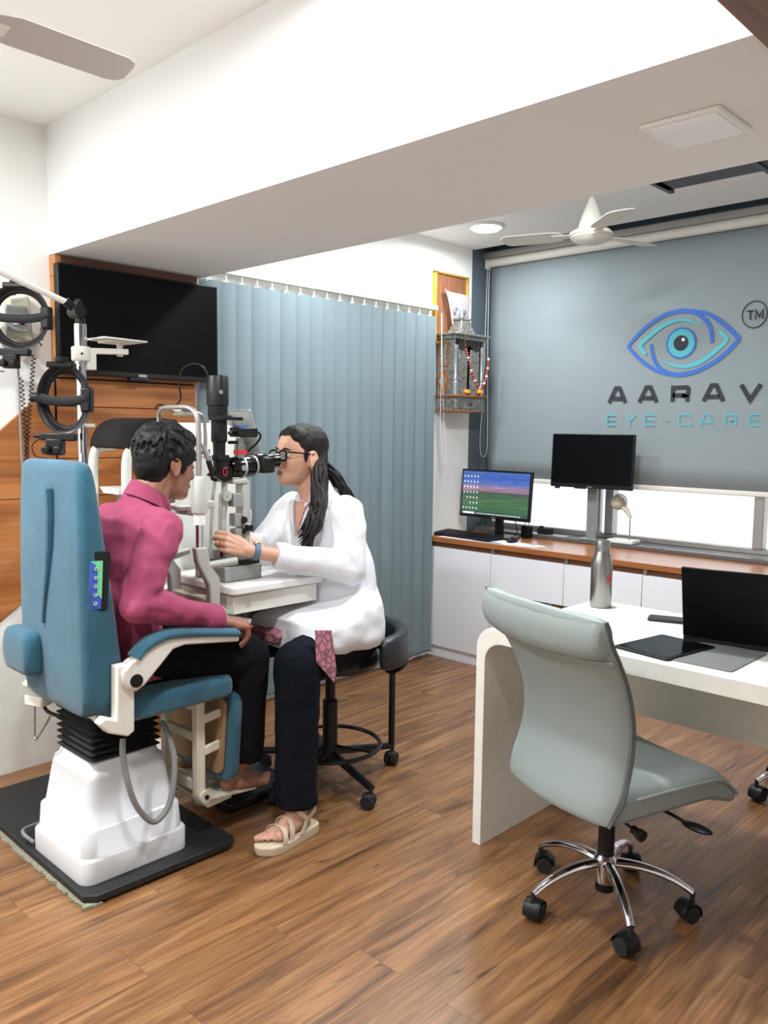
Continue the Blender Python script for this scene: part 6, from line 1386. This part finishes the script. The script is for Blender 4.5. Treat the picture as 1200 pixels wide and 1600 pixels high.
# ------------------------------------------------------------------ air conditioner behind the beam
mat('louvre_smoke', (30, 28, 30), 0.45)
t = thing('air_conditioner', 'air conditioner behind the beam with its dark glossy louvre showing', 'air conditioner', (2.66, 2.30, 2.10))
G().box(2.17, 2.98, 2.201, 2.42, 2.122, 2.38).obj('case', 'white_gloss', t, bev=0.012)
G().box(2.185, 2.965, 2.225, 2.40, 2.1195, 2.124).obj('outlet', 'black_matte', t)
G().prism([(2.245, 2.112), (2.36, 2.108), (2.385, 2.116), (2.385, 2.119), (2.36, 2.111), (2.245, 2.115)], (2.215, 0, 0), (0, 1, 0), (0, 0, 1), (0.72, 0, 0)).obj('louvre', 'louvre_smoke', t)
for x in (2.19, 2.47, 2.94): G().box(x, x+0.014, 2.24, 2.39, 2.104, 2.1205).obj('louvre_arm', 'black_gloss', t)

# ------------------------------------------------------------------ picture frame on the left wall
t = thing('picture_frame', 'gold framed brown panel on the wall above the shrine', 'picture', (0.0, 4.0, 2.1))
PY0, PY1, PZ0, PZ1 = 3.866, 4.185, 1.93, 2.362
G().box(0.001, 0.018, PY0+0.01, PY1-0.01, PZ0+0.01, PZ1-0.01).obj('backing', 'frame_back_wood', t)
for a in ((PY0, PY0+0.018, PZ0, PZ1), (PY1-0.018, PY1, PZ0, PZ1), (PY0, PY1, PZ0, PZ0+0.018), (PY0, PY1, PZ1-0.012, PZ1)): G().box(0.0005, 0.03, *a).obj('frame_side', 'gold_frame', t, bev=0.003)

# ------------------------------------------------------------------ small wall shrine of embossed metal
em = mat('embossed_silver', (140, 146, 148), 0.35, 0.7)
nt = em.node_tree; N = nt.nodes; Lk = nt.links; b = N['Principled BSDF']; tc = N.new('ShaderNodeTexCoord')
vo = N.new('ShaderNodeTexVoronoi'); vo.inputs['Scale'].default_value = 62; vo.feature = 'SMOOTH_F1'; nz = N.new('ShaderNodeTexNoise'); nz.inputs['Scale'].default_value = 40; nz.inputs['Detail'].default_value = 4
Lk.new(tc.outputs['Object'], nz.inputs['Vector']); Lk.new(nz.outputs['Color'], vo.inputs['Vector']); vo.inputs['Scale'].default_value = 9
ra = N.new('ShaderNodeValToRGB'); e = ra.color_ramp.elements; e[0].position = 0.18; e[0].color = rgb(46, 48, 48); e[1].position = 0.5; e[1].color = rgb(176, 176, 170)
Lk.new(vo.outputs['Distance'], ra.inputs[0]); Lk.new(ra.outputs[0], b.inputs['Base Color'])
bp = N.new('ShaderNodeBump'); bp.inputs['Strength'].default_value = 0.6; bp.inputs['Distance'].default_value = 0.004; Lk.new(vo.outputs['Distance'], bp.inputs['Height']); Lk.new(bp.outputs[0], b.inputs['Normal'])
mat('shrine_dark', (54, 44, 40), 0.5); mat('shrine_wood', (146, 92, 50), 0.45, var=0.1, vscale=30); mat('silver_plain', (176, 180, 182), 0.3, 0.8)
SY0, SY1, SXD = 3.905, 4.205, 0.165
t = thing('wall_shrine', 'small silver and brown embossed shrine cabinet fixed to the left wall', 'shrine', (0.08, 4.05, 1.52))
G().box(0.001, SXD, SY0, SY1, 1.520, 1.530).obj('lower_board', 'shrine_wood', t, bev=0.002)
G().box(0.001, SXD-0.008, SY0+0.006, SY1-0.006, 1.530, 1.610).obj('drawer_box', 'embossed_silver', t, bev=0.002)
for a, c in ((SY0+0.012, SY0+0.055), (SY0+0.065, SY1-0.070), (SY1-0.060, SY1-0.012)):
    G().box(SXD-0.009, SXD-0.004, a, c, 1.540, 1.600).obj('drawer_front', 'embossed_silver', t, bev=0.002)
G().ell((SXD-0.001, 4.06, 1.57), (0.010, 0.012, 0.012)).obj('drawer_knob', 'shrine_dark', t)
G().box(0.001, SXD+0.012, SY0-0.006, SY1+0.006, 1.610, 1.622).obj('altar_board', 'shrine_wood', t, bev=0.002)
G().box(0.001, 0.012, SY0+0.01, SY1-0.01, 1.622, 1.955).obj('back_wall', 'shrine_dark', t)
sw = G().box(0.012, SXD-0.02, SY0+0.008, SY0+0.022, 1.622, 1.955).obj('side_wall', 'embossed_silver', t)
G().box(0.02, SXD-0.06, SY0+0.0045, SY0+0.009, 1.79, 1.94).obj('side_border', 'shrine_wood', sw); G().box(0.035, SXD-0.075, SY0+0.002, SY0+0.006, 1.80, 1.93).obj('side_panel', 'embossed_silver', sw)
G().prism([(0.060+0.045*math.cos(2*PI*k/24), 1.705+0.07*math.sin(2*PI*k/24)) for k in range(24)], (0, SY0+0.0045, 0), (1, 0, 0), (0, 0, 1), (0, 0.004, 0)).obj('oval_border', 'shrine_wood', sw); G().prism([(0.060+0.030*math.cos(2*PI*k/4), 1.705+0.045*math.sin(2*PI*k/4)) for k in range(4)], (0, SY0+0.002, 0), (1, 0, 0), (0, 0, 1), (0, 0.004, 0)).obj('diamond_plate', 'silver_plain', sw)
G().box(0.012, SXD-0.02, SY1-0.022, SY1-0.008, 1.622, 1.955).obj('side_wall', 'embossed_silver', t)
for y in (SY0+0.022, SY1-0.022):
    G().lathe([(0, 1.622), (0.017, 1.622), (0.017, 1.70), (0.013, 1.705), (0.016, 1.72), (0.013, 1.73), (0.013, 1.88), (0.017, 1.89), (0.017, 1.92), (0, 1.92)], (SXD-0.022, y, 0), n=20).obj('pillar', 'silver_plain', t)
for y in (SY0+0.050, SY1-0.135): G().box(SXD-0.030, SXD-0.020, y, y+0.085, 1.622, 1.90).obj('door_leaf', 'embossed_silver', t, bev=0.002)
G().prism([(SY0+0.04, 1.955), (SY0+0.04, 1.915), (SY0+0.08, 1.885), (4.055, 1.925), (SY1-0.08, 1.885), (SY1-0.04, 1.915), (SY1-0.04, 1.955)], (SXD-0.03, 0, 0), (0, 1, 0), (0, 0, 1), (0.012, 0, 0)).obj('arch_head', 'shrine_dark', t)
G().box(0.001, SXD-0.005, SY0-0.004, SY1+0.004, 1.955, 1.978).obj('cornice', 'embossed_silver', t, bev=0.002)
G().box(0.001, SXD+0.018, SY0-0.018, SY1+0.018, 1.978, 1.992).obj('roof_board', 'embossed_silver', t, bev=0.003)
G().ring_loft([rr3(0.03, 0.145, 3.97, 4.12, 1.992, 0.002, 1), rr3(0.055, 0.12, 4.005, 4.085, 2.075, 0.002, 1), rr3(0.05, 0.125, 3.998, 4.092, 2.08, 0.002, 1), rr3(0.05, 0.125, 3.998, 4.092, 2.09, 0.002, 1)]).obj('roof_tower', 'embossed_silver', t)
G().lathe([(0, 2.09), (0.016, 2.09), (0.018, 2.105), (0.008, 2.13), (0.003, 2.16), (0, 2.165)], (0.088, 4.045, 0), n=16).obj('finial', 'silver_plain', t)
# clear packet propped behind the finial
mat('clear_film', (214, 206, 214), 0.12, alpha=0.42); mat('film_print', (96, 150, 160), 0.5, alpha=0.8)
t = thing('plastic_packet', 'crumpled clear plastic packet standing on top of the shrine', 'packet', (0.06, 4.06, 1.993))
g = G(); g.grid(lambda u, v: (0.055+0.018*math.sin(u*7+v*3)*v, 4.05+(u-0.5)*(0.09+0.18*v), 2.02+0.225*v+0.03*(0.5-u)*v), 12, 10); g.obj('film', 'clear_film', t, solid=0.0008)
g = G(); g.grid(lambda u, v: (0.075+0.004*math.sin(u*5), 3.995+u*0.03, 2.135+v*0.025), 5, 4).grid(lambda u, v: (0.075, 4.075+u*0.03, 2.125+v*0.025), 5, 4); g.obj('film_print', 'film_print', t, solid=0.0008)
# garland, lamps and flowers on the altar
mat('bead_red', (150, 62, 44), 0.4); mat('bead_white', (236, 226, 214), 0.4); mat('marigold', (240, 150, 40), 0.7); mat('glow_warm', (255, 200, 120), 0.4, emit=((255, 190, 110), 4.0))
t = thing('bead_garland', 'red and white bead garland looped across the shrine front', 'garland', (0.18, 4.06, 1.70))
pth = spline([(SXD+0.020, 3.965, 1.905), (SXD+0.022, 3.985, 1.86), (SXD+0.026, 4.02, 1.77), (SXD+0.03, 4.06, 1.70), (SXD+0.032, 4.09, 1.668), (SXD+0.03, 4.125, 1.672), (SXD+0.026, 4.165, 1.72), (SXD+0.02, 4.19, 1.78), (SXD+0.018, 4.20, 1.85)], 5)
dd_ = 0.0; last = pth[0]; nb = 0
for p in pth[1:]:
    if (p-last).length > 0.012:
        G().ell(p, (0.0085, 0.0085, 0.009), n=10, m=6).obj('bead', 'bead_white' if nb % 4 == 3 else 'bead_red', t); last = p; nb += 1
G().tube([(SXD+0.02, 3.955, 1.995), (SXD+0.02, 3.96, 1.95), (SXD+0.020, 3.965, 1.905)], 0.002, 5).obj('thread', 'gold', t)
for k, (x, y, z, r_, m_, nm, lb) in enumerate(((0.115, 4.085, 1.64, 0.017, 'glow_warm', 'oil_lamp', 'small glowing lamp at the left of the shrine altar'), (0.128, 4.135, 1.638, 0.016, 'glow_warm', 'oil_lamp', 'small glowing lamp at the middle of the shrine altar'))):
    tt = thing(nm, lb, 'lamp', (x, y, 1.622)); G().lathe([(0, 0), (0.013, 0), (0.006, 0.006), (0.018, 0.012), (0.019, 0.015), (0, 0.015)], (x, y, 1.6225), n=16).obj('dish', 'gold', tt); G().ell((x, y, 1.648), (0.010, 0.010, 0.014)).obj('flame', m_, tt)
for k, (x, y, lb) in enumerate(((0.135, 4.04, 'orange marigold left of the lamps on the shrine'), (0.145, 4.165, 'orange marigold right of the lamps on the shrine'), (0.10, 4.175, 'orange marigold at the back right of the shrine altar'))):
    g = G()
    for q in range(14):
        a = q*2.4; rr_ = 0.024*math.sqrt(q/14); g.ell((x+rr_*math.cos(a), y+rr_*math.sin(a), 1.638+0.016*(1-q/14)), (0.011, 0.011, 0.009), n=8, m=5)
    g.obj('marigold_flower', 'marigold', label=lb, cat='flower')
